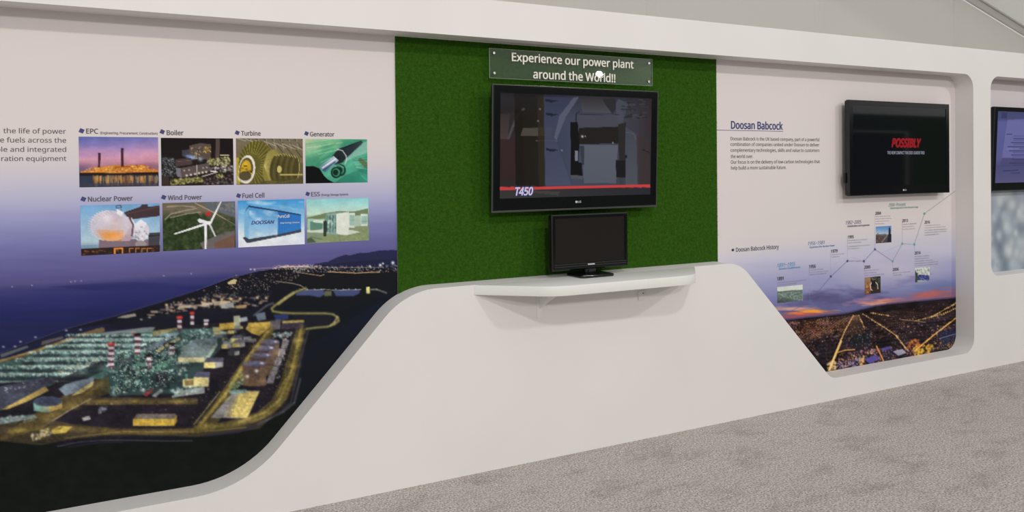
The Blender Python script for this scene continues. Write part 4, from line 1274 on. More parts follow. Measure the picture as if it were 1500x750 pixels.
cv.dots(90, [(1336, 508), (1368, 504), (1362, 518), (1336, 522)], [(250, 206, 80), (240, 180, 60), (200, 150, 60)], 0.8, 2.2, 0.85)
cv.dots(90, [(1368, 500), (1398, 492), (1398, 510), (1366, 514)], [(220, 180, 90), (80, 90, 140), (190, 130, 70)], 0.5, 1.4, 0.8)
cv.poly([(1374, 488), (1402, 478), (1402, 498), (1380, 505)], (34, 40, 74), 0.6)
cv.line([(1376, 496), (1400, 489)], 0.8, (170, 176, 210), 0.8)
cv.poly([(1266, 526), (1284, 520), (1288, 526), (1274, 533)], (92, 84, 170), 0.85)
cv.poly([(1290, 511), (1304, 507), (1306, 511), (1293, 514)], (84, 80, 160), 0.85)
cv.poly([(1308, 515), (1322, 511), (1328, 517), (1316, 521)], (190, 190, 214), 0.7)
cv.dots(30, [(1259, 522), (1266, 521), (1266, 534), (1260, 535)], [(246, 190, 110)], 0.8, 1.8, 0.8)
cv.dots(80, [(1225, 530), (1262, 524), (1262, 536), (1225, 542)], [(170, 160, 200), (210, 200, 220), (110, 100, 150)], 0.6, 1.5, 0.8)
cv.blur(0.35)
# timeline: thin stems, nodes and the zig-zag line
PLUM = (98, 96, 128)
SEA = (104, 150, 146)
node = [(1112, 480), (1148, 461.5), (1186.5, 441.5), (1217, 405), (1241.3, 382.3), (1265.4, 382.6), (1281.6, 365.2), (1307.4, 382.8)]
cv.line(node, 0.75, PLUM, 0.85)
cv.line([(1307.4, 382.8), (1321.6, 357), (1339.3, 358), (1354, 313), (1402, 278)], 0.75, (120, 136, 146), 0.85)
for a, b in (((1138, 405), (1138.6, 444)), ((1184.8, 389), (1186.5, 441)), ((1216.6, 366), (1217, 405)), ((1241.2, 346), (1241.3, 382)), ((1281.6, 312), (1281.6, 365)), ((1321.5, 322), (1321.6, 357)),
             ((1307.4, 383), (1307.6, 398)), ((1265.4, 383), (1266, 396)), ((1339.3, 358), (1339.6, 372))):
    cv.line([a, b], 0.45, (140, 138, 158), 0.75)
cv.line([(1248, 377), (1265, 382.5)], 0.5, (150, 148, 166), 0.7)
cv.line([(1292, 370), (1321, 358)], 0.5, (160, 164, 172), 0.7)
for x, y in node[2:7]: cv.ell(x, y, 1.5, 1.9, (78, 76, 112))
for x, y in ((1307.4, 382.8), (1321.6, 357), (1339.3, 358), (1354, 313)): cv.ell(x, y, 1.5, 1.9, SEA)
cv.ell(1186.5, 441.5, 2.2, 2.4, (80, 130, 180), 0.6)
# fine print: too small to read, set as rows of ink
def rows(lst, col=(116, 112, 124)):
    for xa, ya, xb, yb in lst:
        L = xb-xa
        x = xa
        while x < xb-0.8:
            wl = random.uniform(1.2, 3.6)
            e = min(x+wl, xb)
            cv.line([(x, ya+(yb-ya)*(x-xa)/L), (e, ya+(yb-ya)*(e-xa)/L)], 1.15, col, random.uniform(0.35, 0.62))
            x = e+0.7
rows([(1139, 414.6, 1181.5, 410), (1139, 417.8, 1168, 414.6), (1185.8, 396, 1206.5, 394), (1185.8, 399.3, 1213, 397), (1185.8, 402.6, 1210, 400.3),
      (1217.6, 373.5, 1236, 371.6), (1217.6, 376.7, 1231, 375.4), (1242.4, 352.6, 1270.3, 350.7), (1242.4, 356, 1261, 354.8), (1242.6, 361.6, 1273.6, 358.8), (1242.6, 364.6, 1258.6, 363.4),
      (1282.6, 317.4, 1304, 316.4), (1282.6, 321, 1305, 319.7), (1282.6, 324.5, 1303, 323.4), (1282.6, 328, 1294.8, 327.6),
      (1321.8, 329, 1342, 327.4), (1322, 332.5, 1339.8, 331.2), (1322, 336.1, 1339.8, 334.8), (1354.6, 330.6, 1377.4, 329.2), (1354.6, 334, 1385, 332), (1354.6, 337.5, 1386.5, 335.6), (1354.6, 341, 1386, 338.7), (1354.6, 344.6, 1375, 342.8),
      (1266.2, 396.6, 1288.6, 395), (1266.2, 400.3, 1284.5, 399), (1266.2, 403.8, 1294.6, 401.5), (1308, 400.2, 1333, 398), (1308, 403.3, 1320.6, 402.3),
      (1340, 376, 1361, 374.4), (1340, 379.5, 1361, 377.8), (1340, 383, 1366, 380.7), (1340, 386.5, 1373.8, 383.2), (1340, 389.6, 1373.4, 386.6)])

MX0, MX1, MZ0, MZ1 = 3.3805, 5.735, 0.06, 2.2
gx = np.linspace(MX0, MX1, int((MX1-MX0)/0.0052))
gz_ = np.linspace(MZ1, MZ0, int((MZ1-MZ0)/0.0042))
GX, GZ = np.meshgrid(gx, gz_)
PX, PY = PXARR(GX, DEP, GZ)
mural2 = empty('wall_mural', (4.5, DEP, MZ0), 'printed sunset city panorama with a company timeline, right of the green turf', 'mural')
inked_grid('print', np.stack([GX, np.full_like(GX, DEP), GZ], -1), cv.sample(PX, PY), M_PRINT, mural2)
board('backing_board', MX0, MX1, MZ0, MZ1, DEP, mural2)
text_px('headline', "Doosan Babcock", (1070.8, 188.5), (1146.8, 189.8), 10.8, TY, M_INK_BLUE, mural2, 0.03)
xa, z = W(1050, 190.2, TY)
xb, _ = W(1147.2, 191.6, TY)
bm = bmesh.new()
add_box(bm, MX0+0.005, xb, TY, TY+0.0005, z-0.003, z)
bm_obj('headline_rule', bm, M_INK_BLUE, mural2)
for s_, a, b_ in (("Doosan Babcock is the UK based company, part of a powerful", (1070.2, 206), (1200.2, 206.4)), ("combination of companies united under Doosan to deliver", (1070.2, 214), (1200.2, 214.2)),
                  ("complementary technologies, skills and value to customers", (1070.2, 222.6), (1200.4, 222.4)), ("the world over.", (1070.4, 231.6), (1103.4, 231.4)),
                  ("Our focus is on the delivery of low-carbon technologies that", (1070.6, 240), (1201, 238.8)), ("help build a more sustainable future.", (1070.8, 248.6), (1151.8, 247.4))):
    text_px('paragraph_line', s_, a, b_, 4.9, TY, M_INK_GREY, mural2, 0.010)
text_px('headline', "Doosan Babcock History", (1078.1, 368.5), (1141, 364.8), 6.0, TY, M_INK_DARK, mural2, 0.016)
x, z = W(1073.6, 366.2, TY)
bm = bmesh.new()
add_box(bm, x-0.010, x+0.010, TY, TY+0.0005, z-0.0075, z+0.0075, 0)
bm_obj('bullet_mark', bm, M_INK_DARK, mural2)
for s_, a, b_, c_, m_ in (("1891~1955", (1138.9, 391.5), (1165, 389.5), 5.6, M_INK_TEAL), ("1956~1981", (1183.7, 359.4), (1208.2, 357.8), 5.4, M_INK_SLATE),
                          ("1982~2005", (1239, 329), (1261.8, 327.3), 5.2, M_INK_PLUM), ("2006~Present", (1301.4, 302.8), (1327, 301.4), 4.8, M_INK_GREEN)):
    text_px('era_heading', s_, a, b_, c_, TY, m_, mural2, 0.010, 0.25)
for s_, a, b_, m_ in (("Business Establishment", (1141, 395.2), (1172.4, 392.6), M_INK_TEAL), ("Expansion into Nuclear Power", (1186, 363.6), (1223, 360.8), M_INK_SLATE),
                      ("Globalization and expansion", (1241.4, 332.8), (1274, 330.8), M_INK_DARK), ("Global Expansion in the Doosan Group", (1304, 306.7), (1345, 304), M_INK_GREEN)):
    text_px('era_note', s_, a, b_, 2.7, TY, m_, mural2, 0.02, 0.2)
for s_, a, b_, c_ in (("1891", (1138.5, 410.9), (1148, 410.2), 5.0), ("1956", (1185.4, 393.2), (1195, 392.4), 4.9), ("1979", (1217.5, 370.5), (1227, 369.8), 4.6), ("1995", (1242, 349.6), (1250.8, 349), 4.4),
                      ("2000", (1266, 393.8), (1275, 393), 4.4), ("2004", (1282, 314.8), (1290.8, 314.3), 4.3), ("2006", (1307.8, 397), (1316.6, 396.3), 4.2), ("2013", (1321.7, 325.5), (1330.2, 325), 4.2),
                      ("2014", (1339.8, 372.9), (1348.6, 372.2), 4.2), ("2016", (1354.3, 327.7), (1362.4, 327.3), 4.1)):
    text_px('year', s_, a, b_, c_, TY, M_INK_DARK, mural2, 0.034)
c = Canvas(50, 520, 320, 720, 0.5, (206, 214, 206))
c.polygrad([(57, 590), (313, 575), (313, 690), (57, 715)], (96, 116, 108), (74, 88, 84)); c.dots(150, [(57, 600), (313, 585), (313, 680), (57, 700)], [(150, 170, 158), (60, 74, 70), (180, 196, 184), (110, 130, 120)], 3, 9, 0.85, 0.6)
for k in range(8): c.line([(60+k*10, 610+k*6), (200+k*16, 600+k*12), (310, 600+k*9)], 3, (176, 190, 180), 0.6)
c.poly([(57, 680), (120, 690), (150, 705), (57, 716)], (74, 70, 76), 0.9)
photo('photo_print', c, [(57, 548), (312, 525), (313, 682), (60, 715)], [(1138.4, 420.6), (1175.7, 417), (1175.9, 440), (1138.8, 444.6)], mural2, 'small grey aerial photo under the year 1891', 0.005)
c = Canvas(490, 280, 720, 540, 0.5, (70, 62, 66))
c.stops(c.yy, [(290, (84, 132, 196)), (380, (150, 180, 206)), (402, (190, 200, 206)), (412, (90, 78, 80)), (460, (74, 64, 66)), (530, (84, 74, 76))])
c.line([(575, 520), (640, 440), (655, 405)], 9, (170, 160, 156), 0.8); c.dots(60, [(497, 420), (640, 410), (600, 520), (500, 520)], [(120, 100, 96), (60, 50, 54), (150, 130, 120)], 3, 8, 0.8)
c.poly([(672, 330), (680, 310), (690, 310), (700, 345), (700, 400), (712, 410), (712, 515), (650, 518), (670, 400)], (36, 40, 50)); c.poly([(510, 400), (525, 380), (535, 405), (640, 400), (640, 415), (510, 418)], (110, 110, 120))
photo('photo_print', c, [(495, 300), (710, 288), (712, 515), (497, 530)], [(1282.9, 332), (1305.7, 330.7), (1305.9, 354.9), (1283, 356.5)], mural2, 'small photo of a works under blue sky below the year 2004', 0.005)
c = Canvas(245, 410, 475, 680, 0.5, (56, 46, 42))
c.polygrad([(250, 437), (330, 430), (330, 670), (253, 672)], (160, 130, 96), (96, 60, 46)); c.dots(60, [(255, 520), (330, 500), (330, 640), (255, 660)], [(190, 120, 60), (120, 70, 50), (206, 160, 96)], 4, 12, 0.85)
c.dots(50, [(330, 440), (460, 430), (460, 500), (330, 520)], [(90, 110, 90), (40, 50, 50), (150, 170, 150)], 4, 12, 0.8); c.line([(345, 500), (325, 540), (335, 600), (352, 612)], 10, (230, 220, 200)); c.line([(400, 500), (425, 530), (430, 590)], 10, (206, 206, 180)); c.poly([(340, 480), (400, 470), (390, 560), (345, 560)], (30, 30, 34), 0.9)
photo('photo_print', c, [(250, 437), (467, 418), (468, 643), (253, 672)], [(1266.7, 406.6), (1289.8, 404.6), (1290, 428.6), (1267, 431.7)], mural2, 'small brown photo of workers under the year 2000', 0.005)
c = Canvas(930, 280, 1150, 530, 0.5, (206, 212, 206))
c.dots(70, [(940, 310), (1140, 290), (1140, 390), (940, 410)], [(110, 130, 110), (60, 74, 66), (226, 230, 226), (160, 176, 160)], 5, 14, 0.8)
c.poly([(940, 330), (985, 420), (990, 510), (942, 522)], (46, 56, 60), 0.9); c.poly([(990, 400), (1142, 395), (1142, 460), (980, 480)], (54, 62, 120)); c.dots(30, [(1000, 410), (1140, 400), (1140, 460), (1000, 470)], [(96, 106, 170), (34, 38, 84), (190, 196, 220)], 4, 10, 0.8); c.poly([(975, 482), (1142, 462), (1142, 500), (975, 518)], (150, 172, 156))
photo('photo_print', c, [(937, 310), (1142, 288), (1143, 460), (942, 522)], [(1340, 393), (1361.8, 390.7), (1361.9, 409.5), (1340.5, 415.7)], mural2, 'small photo of people in blue before trees under the year 2014', 0.005)

# ------------------------------------------------------------------ mural in the far cutout: sky with clouds
cv = Canvas(0, 0, 240, 170, 4.0)            # 1 unit = 1 cm on the print
cv.stops(cv.yy, [(0, (206, 200, 200)), (58, (196, 194, 200)), (84, (172, 178, 190)), (110, (122, 134, 150)), (150, (96, 110, 126)), (170, (86, 98, 112))])
rq = random.Random(5)
puffs = []
for k in range(230):
    x = rq.uniform(-5, 215)
    top = 100+9*math.sin(x*0.09+0.6)+6*math.sin(x*0.23)
    y = rq.uniform(top, 165)
    puffs.append((y, x, rq.uniform(5.0, 12.0)))
puffs.sort()
for y, x, r in puffs:
    d = rq.random()
    base = (118, 130, 142) if d < 0.5 else (96, 110, 122)
    cv.glow(x+r*0.2, y+r*0.35, r, base, 0.75)
    cv.glow(x-r*0.2, y-r*0.25, r*0.72, rq.choice([(212, 216, 217), (188, 198, 204), (166, 178, 187), (200, 206, 210)]), 0.7)
cv.mix((84, 98, 112), np.clip(cv.noise(18, 12, 73, 3)-0.35, 0, 1)*np.clip((cv.yy-120)/30, 0, 1)*0.8)

MX0, MX1, MZ0, MZ1 = 5.92, 8.02, 0.62, 2.2
mural3 = empty('wall_mural', (7.0, DEP, MZ0), 'printed sky with heaped grey clouds in the cutout at the far right', 'mural')
quad_print('print', cv, [(0, 0), (210, 0), (210, 158), (0, 158)], [(MX0, DEP, MZ1), (MX1, DEP, MZ1), (MX1, DEP, MZ0), (MX0, DEP, MZ0)], 0.008, M_PRINT, mural3)
board('backing_board', MX0, MX1, MZ0, MZ1, DEP, mural3)

# ------------------------------------------------------------------ artificial turf
low = [(x, z) for x, z in big if z < 1.0 and 1.0 < x < 3.6]
low.sort()
lowz = lambda x: float(np.interp(x, [p[0] for p in low], [p[1] for p in low]))
TX0, TX1, TZ1 = 1.323, 3.381, 2.179
pts = [(TX0, TZ1)]
xs = [TX0]+[p[0] for p in low if TX0+0.003 < p[0] < TX1-0.003]+[TX1]
pts += [(x, lowz(x)+0.001) for x in xs]+[(TX1, TZ1)]
turf = empty('turf_panel', (2.35, DEP, SILL), 'green artificial turf panel covering the middle of the recess', 'turf')
M_TURFB = mat('turf_backing', (0.028, 0.084, 0.007, 1), 0.95, 0.05, noise=(60, 0.25, 3), bump=(260, 0.8))
TF = DEP-0.008
link('turf_mat', plate_mesh('turf_mat', [pts], TF, DEP-0.0005), M_TURFB, turf)
N = 52000
bx = RNG.uniform(TX0, TX1, N)
bz = RNG.uniform(0.86, TZ1-0.004, N)
lz = np.interp(bx, [p[0] for p in low], [p[1] for p in low])
k_ = bz > lz+0.004
bx, bz = bx[k_], bz[k_]
N = len(bx)
ang_ = RNG.uniform(0, 6.2832, N)
ln = RNG.uniform(0.006, 0.010, N)
wd_ = RNG.uniform(0.0008, 0.0014, N)
ti = RNG.uniform(0.2, 1.1, N)
dx1, dz1 = np.cos(ang_)*np.sin(ti), np.sin(ang_)*np.sin(ti)-0.25
tip = np.stack([bx+dx1*ln, TF-np.cos(ti)*ln, bz+dz1*ln], -1)
tip[:, 2] = np.minimum(tip[:, 2], TZ1-0.0005)
sx_, sz_ = -np.sin(ang_)*wd_, np.cos(ang_)*wd_
a_ = np.stack([bx-sx_, np.full(N, TF+0.0005), bz-sz_], -1)
b_ = np.stack([bx+sx_, np.full(N, TF+0.0005), bz+sz_], -1)
co_ = np.stack([a_, b_, tip], 1).reshape(-1).astype(np.float32)
me = bpy.data.meshes.new('grass_blades')
me.vertices.add(N*3)
me.vertices.foreach_set('co', co_)
me.loops.add(N*3)
me.loops.foreach_set('vertex_index', np.arange(N*3, dtype=np.int32))
me.polygons.add(N)
me.polygons.foreach_set('loop_start', np.arange(0, N*3, 3, dtype=np.int32))
me.update(calc_edges=True)
o = link('grass_blades', me, mat('turf_blades', (0.047, 0.150, 0.011, 1), 0.85, 0.06, noise=(25, 0.3, 2)), turf)
o['kind'] = 'stuff'

# ------------------------------------------------------------------ acrylic sign
SY = 0.098
sx0, sx1, sz0, sz1 = 1.8215, 2.8665, 1.9935, 2.145
sign = empty('acrylic_sign', (2.344, TF, sz0), 'clear acrylic sign with white lettering on four studs, above the big screen', 'sign')
bm = bmesh.new()
add_box(bm, sx0, sx1, SY, SY+0.005, sz0, sz1, 0.0008)
bm_obj('sign_plate', bm, M_ACRYLIC, sign)
M_EDGE = mat('polished_acrylic_edge', (0.30, 0.36, 0.28, 1), 0.25, 0.5)
bm = bmesh.new()
for e in ((sx0-0.001, sx1+0.001, sz1, sz1+0.0016), (sx0-0.001, sx1+0.001, sz0-0.0016, sz0), (sx0-0.0016, sx0, sz0, sz1), (sx1, sx1+0.0016, sz0, sz1)):
    add_box(bm, e[0], e[1], SY, SY+0.005, e[2], e[3])
bm_obj('sign_edge', bm, M_EDGE, sign)
text_px('lettering', "Experience our power plant", (749.8, 89.4), (928.2, 99.9), 11.9, SY-0.0004, M_SIGNTXT, sign, 0.020)
text_px('lettering', "around the World!!", (781, 115.4), (901.6, 119.8), 12.2, SY-0.0004, M_SIGNTXT, sign, 0.020)
for px, py in ((723.4, 77.6), (724, 107), (950.2, 92.8), (950.2, 119.4)):
    x, z = W(px, py, SY)
    bm = bmesh.new()
    for r, y0, y1 in ((0.0075, SY-0.004, SY-0.0002), (0.006, SY+0.0052, TF-0.0106)):
        q = bmesh.ops.create_cone(bm, cap_ends=True, segments=20, radius1=r, radius2=r*0.9 if y0 < SY else r, depth=y1-y0,
                                  matrix=Matrix.Translation((x, (y0+y1)/2, z)) @ Matrix.Rotation(math.radians(90), 4, 'X'))
    bm_obj('standoff_stud', bm, M_STEEL, sign)


# ------------------------------------------------------------------ wall televisions
def ring(bm, w, h, bl, br, bt, bb, y0, y1, M, slope=0.004):
    """rectangular frame centred on the origin in X-Z, border widths left/right/top/bottom, front at y0"""
    o0 = [(-w/2, -h/2), (w/2, -h/2), (w/2, h/2), (-w/2, h/2)]
    i0 = [(-w/2+bl, -h/2+bb), (w/2-br, -h/2+bb), (w/2-br, h/2-bt), (-w/2+bl, h/2-bt)]
    of = [(x*(1-2*slope/w), z*(1-2*slope/h)) for x, z in o0]
    V = []
    for lp, y in ((o0, y1), (o0, y0+slope), (of, y0), (i0, y0), (i0, y1)):
        V.append([bm.verts.new(M @ Vector((x, y, z))) for x, z in lp])
    for a, b in ((0, 1), (1, 2), (2, 3), (3, 4), (4, 0)):
        for k in range(4):
            bm.faces.new((V[a][k], V[a][(k+1) % 4], V[b][(k+1) % 4], V[b][k]))


def television(name, xc, zc, w, h, yf, tilt, label, cat, borders, content, k, wall_y, smat, trim=False):
    M = Matrix.Translation((xc, yf, zc)) @ Matrix.Rotation(math.radians(tilt), 4, 'X')
    root = empty(name, (xc, wall_y, zc-h/2), label, cat)
    bl, br, bt, bb = borders
    bm = bmesh.new()
    ring(bm, w, h, bl, br, bt, bb, 0.0, 0.024, M)
    bm_obj('front_bezel', bm, M_BLACK, root)
    if trim:
        bm = bmesh.new()
        for x0, x1, z0, z1 in ((-w/2-0.006, w/2+0.006, h/2+0.0002, h/2+0.006), (-w/2-0.006, w/2+0.006, -h/2-0.010, -h/2-0.0002), (-w/2-0.006, -w/2-0.0002, -h/2, h/2), (w/2+0.0002, w/2+0.006, -h/2, h/2)):
            add_box(bm, x0, x1, 0.001, 0.008, z0, z1, 0.001, M)
        bm_obj('clear_rim', bm, M_CLEAR_EDGE, root)
    # back housing with a stepped, narrower rear
    bm = bmesh.new()
    add_box(bm, -w/2+0.004, w/2-0.004, 0.0245, 0.04, -h/2+0.004, h/2-0.004, 0.004, M)
    add_box(bm, -w/2+0.10, w/2-0.10, 0.0405, 0.062, -h/2+0.06, h/2-0.10, 0.008, M)
    bm_obj('back_housing', bm, M_DARK, root)
    bm = bmesh.new()
    ym = yf+0.066
    gap = 0.0106 if wall_y == TF else 0.0005
    add_box(bm, xc-0.22, xc-0.17, ym, wall_y-gap, zc-0.16, zc+0.16, 0.002)
    add_box(bm, xc+0.17, xc+0.22, ym, wall_y-gap, zc-0.16, zc+0.16, 0.002)
    if wall_y-ym > 0.012: add_box(bm, xc-0.28, xc+0.28, wall_y-gap-0.009, wall_y-gap, zc-0.05, zc+0.05, 0.002)
    bm_obj('wall_bracket', bm, M_DARK, root)
    cvs, cq = content
    x0, x1, z0, z1 = -w/2+bl, w/2-br, -h/2+bb, h/2-bt
    cor = [M @ Vector((x, 0.003, z)) for x, z in ((x0, z1), (x1, z1), (x1, z0), (x0, z0))]
    scr = quad_print('screen', cvs, cq, [tuple(c) for c in cor], 0.0045, smat, root, k)
    return root, scr, M, (x0, x1, z0, z1)


def maker_mark(root, M, x, z, s=1.0):
    bm = bmesh.new()
    bmesh.ops.create_circle(bm, cap_ends=True, segments=20, radius=0.0075*s, matrix=M @ Matrix.Translation((x-0.014*s, -0.0005, z)) @ Matrix.Rotation(math.radians(90), 4, 'X'))
    bm_obj('maker_badge', bm, M_LOGO, root)
    text_on('maker_lettering', "LG", x-0.003*s, x+0.020*s, z-0.006*s, 0.012*s, -0.0004, M_LOGO, root, 0.02, M=M)


# big screen: excavator attachment film, brown reflections at left painted into the picture
c = Canvas(30, 40, 970, 700, 1.0, (52, 52, 66))
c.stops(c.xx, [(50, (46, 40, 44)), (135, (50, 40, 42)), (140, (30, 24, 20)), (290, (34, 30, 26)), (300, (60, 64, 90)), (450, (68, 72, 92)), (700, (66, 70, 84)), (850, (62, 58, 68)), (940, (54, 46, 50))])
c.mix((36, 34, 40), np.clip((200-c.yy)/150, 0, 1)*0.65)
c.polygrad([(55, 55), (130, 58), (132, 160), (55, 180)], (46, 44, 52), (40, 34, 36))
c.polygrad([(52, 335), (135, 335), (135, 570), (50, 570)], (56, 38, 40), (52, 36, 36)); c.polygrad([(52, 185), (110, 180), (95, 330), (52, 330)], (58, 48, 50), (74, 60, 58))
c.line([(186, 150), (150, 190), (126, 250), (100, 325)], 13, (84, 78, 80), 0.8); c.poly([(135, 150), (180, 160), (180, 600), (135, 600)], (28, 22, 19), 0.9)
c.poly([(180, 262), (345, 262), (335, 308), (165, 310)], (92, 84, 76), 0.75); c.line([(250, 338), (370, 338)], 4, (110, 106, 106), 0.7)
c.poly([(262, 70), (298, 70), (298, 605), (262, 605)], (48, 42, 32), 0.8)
c.polygrad([(298, 80), (470, 80), (360, 330), (445, 600), (298, 605)], (58, 62, 86), (78, 82, 104), 'y', 0.8)
for y in (92, 172, 382): c.poly([(305, y), (380, y+10), (340, y+22), (306, y+12)], (26, 28, 42), 0.8)
c.poly([(470, 82), (500, 80), (420, 200), (365, 335), (352, 320), (385, 190)], (96, 98, 116), 0.8)
c.polygrad([(500, 80), (720, 85), (700, 175), (520, 170)], (54, 50, 52), (78, 78, 88)); c.poly([(640, 90), (720, 90), (725, 150), (700, 180), (660, 130)], (40, 40, 46), 0.8); c.poly([(740, 90), (800, 120), (760, 240), (725, 240), (722, 120)], (80, 82, 94), 0.7)
c.rects(50, [(760, 110), (900, 90), (915, 230), (780, 200)], [(34, 32, 38), (60, 58, 66), (84, 84, 92)], 12, 50, 4, 12, 0.6, 0.4)
c.poly([(490, 185), (730, 183), (735, 250), (490, 258)], (74, 74, 84), 0.9); c.line([(480, 240), (482, 180), (500, 165)], 5, (34, 34, 42)); c.line([(490, 183), (740, 184)], 3, (42, 42, 50))
c.polygrad([(500, 365), (730, 362), (725, 450), (715, 590), (520, 590), (515, 450)], (92, 96, 108), (88, 92, 104)); c.polygrad([(775, 250), (850, 300), (850, 600), (775, 600)], (70, 74, 84), (84, 88, 98), 'y', 0.8)
c.poly([(860, 320), (930, 320), (930, 600), (860, 600)], (62, 50, 52), 0.7); c.line([(885, 390), (930, 408)], 7, (34, 32, 38), 0.9); c.line([(780, 290), (830, 295), (845, 330)], 4, (92, 94, 104), 0.8)
c.poly([(497, 262), (740, 255), (738, 352), (495, 360)], (36, 30, 30)); c.poly([(447, 230), (490, 230), (498, 345), (490, 465), (512, 470), (512, 560), (443, 545), (446, 400)], (16, 16, 19))
c.poly([(735, 240), (785, 230), (778, 300), (775, 555), (716, 555), (716, 452), (736, 450)], (44, 40, 42)); c.poly([(716, 455), (772, 458), (774, 555), (716, 555)], (26, 25, 29)); c.poly([(500, 370), (525, 370), (522, 480), (512, 480)], (56, 58, 68)); c.poly([(470, 398), (486, 398), (488, 458), (468, 458)], (120, 122, 134))
c.poly([(443, 540), (512, 545), (512, 565), (446, 562)], (80, 84, 88)); c.glow(516, 313, 8, (210, 210, 215)); c.glow(533, 312, 4, (190, 190, 195)); c.glow(700, 350, 5, (190, 190, 195)); c.ell(782, 430, 6, 10, (24, 24, 28)); c.poly([(735, 555), (760, 555), (755, 600), (735, 600)], (60, 62, 70))
for x, y in ((263, 222), (275, 152), (395, 395)): c.glow(x, y, 5, (170, 165, 150), 0.9)
c.polygrad([(47, 625), (930, 610), (930, 660), (47, 682)], (58, 54, 54), (42, 42, 50), 'x'); c.poly([(180, 630), (380, 640), (370, 662), (220, 645)], (78, 74, 68), 0.6)
c.poly([(48, 612), (932, 597), (932, 613), (48, 629)], (206, 66, 66))
c.mix((20, 18, 22), np.clip((90-c.yy)/40, 0, 1)*0.5)
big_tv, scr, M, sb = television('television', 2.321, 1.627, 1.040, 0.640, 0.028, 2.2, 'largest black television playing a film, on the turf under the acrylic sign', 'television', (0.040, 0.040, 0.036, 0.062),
                                (c, [(60, 55), (952, 90), (930, 655), (47, 680)]), 0.88, TF, screen_mat('film_with_painted_reflections', 1.0), True)
maker_mark(big_tv, M, -0.005, -0.287, 0.9)
u0 = sb[0]+0.092*(sb[1]-sb[0])
text_on('title_shadow', "T450", u0-0.004, u0+0.112, -0.246, 0.046, -0.0016+0.003, M_NAVY_LED, scr, 0.07, 0.22, M=M)
text_on('title', "T450", u0, u0+0.107, -0.243, 0.040, -0.0036+0.003, M_LILAC_LED, scr, 0.03, 0.22, M=M)

# second television: dark title card, blue and green reflection tint painted in
c = Canvas(120, 95, 750, 650, 0.5, (5, 9, 12))
c.stops(c.xx, [(130, (5, 9, 16)), (480, (5, 9, 14)), (520, (5, 10, 10)), (740, (5, 10, 9))])
tv2, scr2, M2, sb2 = television('television', 5.000, 1.640, 1.064, 0.644, 0.058, 0.0, 'black television with red title lettering, hung on the sunset city mural', 'television', (0.040, 0.040, 0.034, 0.062),
                                (c, [(133, 103), (735, 122), (738, 635), (137, 637)]), 0.6, DEP, screen_mat('title_card_with_painted_reflection', 1.0))
maker_mark(tv2, M2, 0.03, -0.292, 0.9)
text_on('title', "POSSIBLY", -0.105, 0.215, 0.009, 0.056, 0.0022, M_RED_LED, scr2, 0.065, 0.30, M=M2)
text_on('subtitle', "THE NEW COMPACT TRACKED LOADER T450", -0.148, 0.250, -0.042, 0.021, 0.0022, M_PALE_LED, scr2, 0.02, M=M2)
bm = bmesh.new()
add_box(bm, -0.545, -0.529, 0.026, 0.038, -0.235, -0.165, 0.003, M2)
bm_obj('side_buttons', bm, M_DARK, tv2)

# third television at the far right: document page with lighter reflections painted over it
c = Canvas(0, 0, 200, 120, 3.0, (96, 96, 150))
c.stops(c.yy, [(0, (70, 72, 112)), (14, (76, 78, 120)), (18, (92, 92, 148)), (80, (88, 88, 140)), (92, (76, 74, 118)), (120, (86, 86, 124))])
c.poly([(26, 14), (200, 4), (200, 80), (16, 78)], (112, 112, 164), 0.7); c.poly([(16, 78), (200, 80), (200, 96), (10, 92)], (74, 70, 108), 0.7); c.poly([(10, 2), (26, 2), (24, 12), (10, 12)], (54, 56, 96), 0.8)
for k, (x0, x1) in enumerate(((26, 40), (44, 90), (38, 100), (30, 86), (34, 100), (40, 96), (44, 100), (36, 80))):
    c.line([(x0, 38+k*7), (x1, 38+k*7)], 1.3, (46, 46, 84), 0.8); c.line([(44, 41+k*7), (100, 41+k*7)], 0.9, (56, 56, 96), 0.7)
c.line([(20, 100), (60, 99)], 1.8, (50, 50, 86), 0.85); c.line([(42, 104), (66, 104)], 1.6, (50, 50, 86), 0.8); c.line([(27, 63), (60, 62)], 1.0, (140, 140, 180), 0.7)
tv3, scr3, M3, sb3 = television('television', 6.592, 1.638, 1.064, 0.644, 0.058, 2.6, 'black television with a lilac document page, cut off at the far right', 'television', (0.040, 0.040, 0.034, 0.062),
                                (c, [(0, 0), (200, 0), (200, 120), (0, 120)]), 0.95, DEP, screen_mat('page_with_painted_reflections', 1.0))

# ------------------------------------------------------------------ shelf under the turf
SZ = SILL
shelf = empty('wall_shelf', (2.38, 0.0, SZ-0.05), 'white wall shelf with angled ends under the green turf', 'shelf')
ol = fillet([(1.672, -0.0005, 0), (1.985, -0.268, 0.09), (2.845, -0.292, 0.09), (3.085, -0.0005, 0)], 10)
link('shelf_board', plate_mesh('shelf_board', [ol], SZ-0.05, SZ, 0.003, 'Z'), M_SHELF, shelf)


def gusset(x, name):
    bm = bmesh.new()
    add_box(bm, x-0.016, x+0.016, -0.004, -0.0005, SZ-0.20, SZ-0.052, 0.001)
    add_box(bm, x-0.016, x+0.016, -0.20, -0.004, SZ-0.0545, SZ-0.0505, 0.001)
    v = [bm.verts.new((xx, y, z)) for xx in (x-0.003, x+0.003) for y, z in ((-0.004, SZ-0.0545), (-0.185, SZ-0.0545), (-0.170, SZ-0.064), (-0.004, SZ-0.150))]
    for f in ((0, 1, 2, 3), (7, 6, 5, 4), (0, 4, 5, 1), (1, 5, 6, 2), (2, 6, 7, 3), (3, 7, 4, 0)):
        bm.faces.new([v[i] for i in f])
    return bm_obj(name, bm, M_SHELF, shelf)


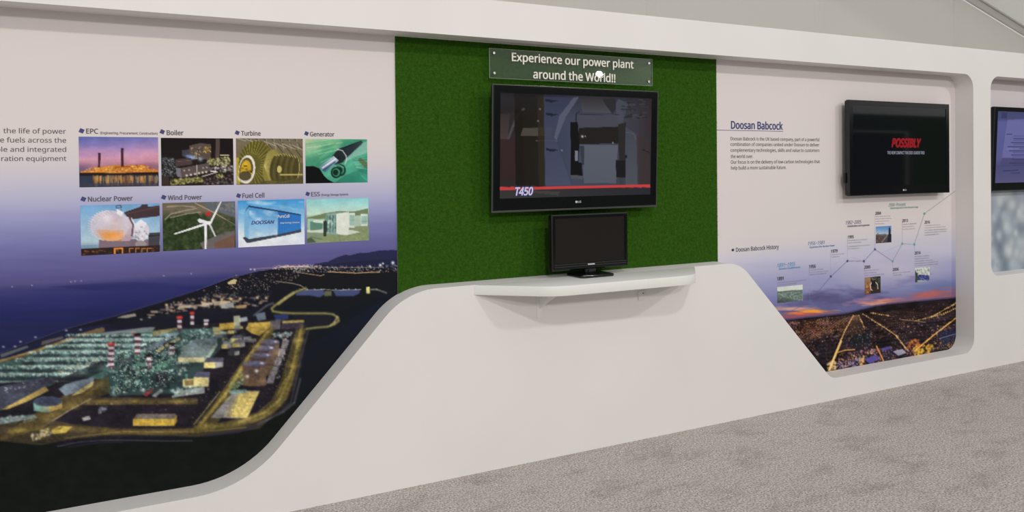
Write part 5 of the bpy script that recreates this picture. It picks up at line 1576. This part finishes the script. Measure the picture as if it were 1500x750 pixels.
gusset(2.045, 'bracket')
x, z = W(939.5, 432.5, 0)
socket = empty('cable_plate', (x, 0, z), 'small white cover plate on the wall beneath the shelf', 'wall plate')
bm = bmesh.new()
add_box(bm, x-0.024, x+0.024, -0.008, -0.0005, z-0.026, z+0.024, 0.002)
bm_obj('cover', bm, M_WALL, socket)
bm = bmesh.new()
bmesh.ops.create_cone(bm, cap_ends=True, segments=14, radius1=0.0035, radius2=0.003, depth=0.003, matrix=Matrix.Translation((x+0.006, -0.0095, z+0.012)) @ Matrix.Rotation(math.radians(90), 4, 'X'))
bm_obj('screw', bm, M_DARK, socket)

# ------------------------------------------------------------------ small monitor on the shelf
mx_, my_ = 2.357, -0.02
mon = empty('monitor', (mx_, my_, SZ), 'small switched-off black monitor standing on the white shelf', 'monitor')
mw, mh = 0.486, 0.296
mzc = 1.1295
MM = Matrix.Translation((mx_, my_, mzc))
bm = bmesh.new()
ring(bm, mw, mh, 0.021, 0.021, 0.019, 0.036, 0.0, 0.026, MM, 0.006)
bm_obj('front_bezel', bm, M_BLACK, mon)
bm = bmesh.new()
add_box(bm, -mw/2+0.021, mw/2-0.021, 0.004, 0.008, -mh/2+0.036, mh/2-0.019, 0, MM)
bm_obj('screen', bm, M_OFFSCREEN, mon)
bm = bmesh.new()
add_box(bm, -mw/2+0.003, mw/2-0.003, 0.0262, 0.044, -mh/2+0.003, mh/2-0.003, 0.006, MM)
add_box(bm, -0.15, 0.15, 0.0442, 0.06, -mh/2+0.02, mh/2-0.07, 0.008, MM)
bm_obj('back_housing', bm, M_DARK, mon)
bm = bmesh.new()
for z0 in (-mh/2+0.031, -mh/2+0.020):
    add_box(bm, -mw/2+0.016, mw/2-0.016, -0.0006, 0.0006, z0, z0+0.0018, 0, MM)
bm_obj('bezel_line', bm, M_CLEAR_EDGE, mon)
bm = bmesh.new()
add_box(bm, -0.022, 0.022, -0.001, -0.0002, -mh/2+0.0225, -mh/2+0.029, 0, MM)
bm_obj('maker_badge', bm, M_LOGO, mon)
bm = bmesh.new()
add_box(bm, mx_-0.034, mx_+0.034, my_+0.004, my_+0.040, SZ+0.012, mzc-mh/2+0.012, 0.008)
add_box(bm, mx_-0.018, mx_+0.018, my_-0.002, my_+0.006, SZ+0.013, mzc-mh/2-0.002, 0.003)
bm_obj('neck', bm, M_BLACK, mon)
bo = fillet([(mx_-0.108, my_-0.075, 0.03), (mx_+0.108, my_-0.075, 0.03), (mx_+0.108, my_+0.095, 0.03), (mx_-0.108, my_+0.095, 0.03)], 6)
link('stand_base', plate_mesh('stand_base', [bo], SZ+0.0002, SZ+0.013, 0.003, 'Z'), M_BLACK, mon)
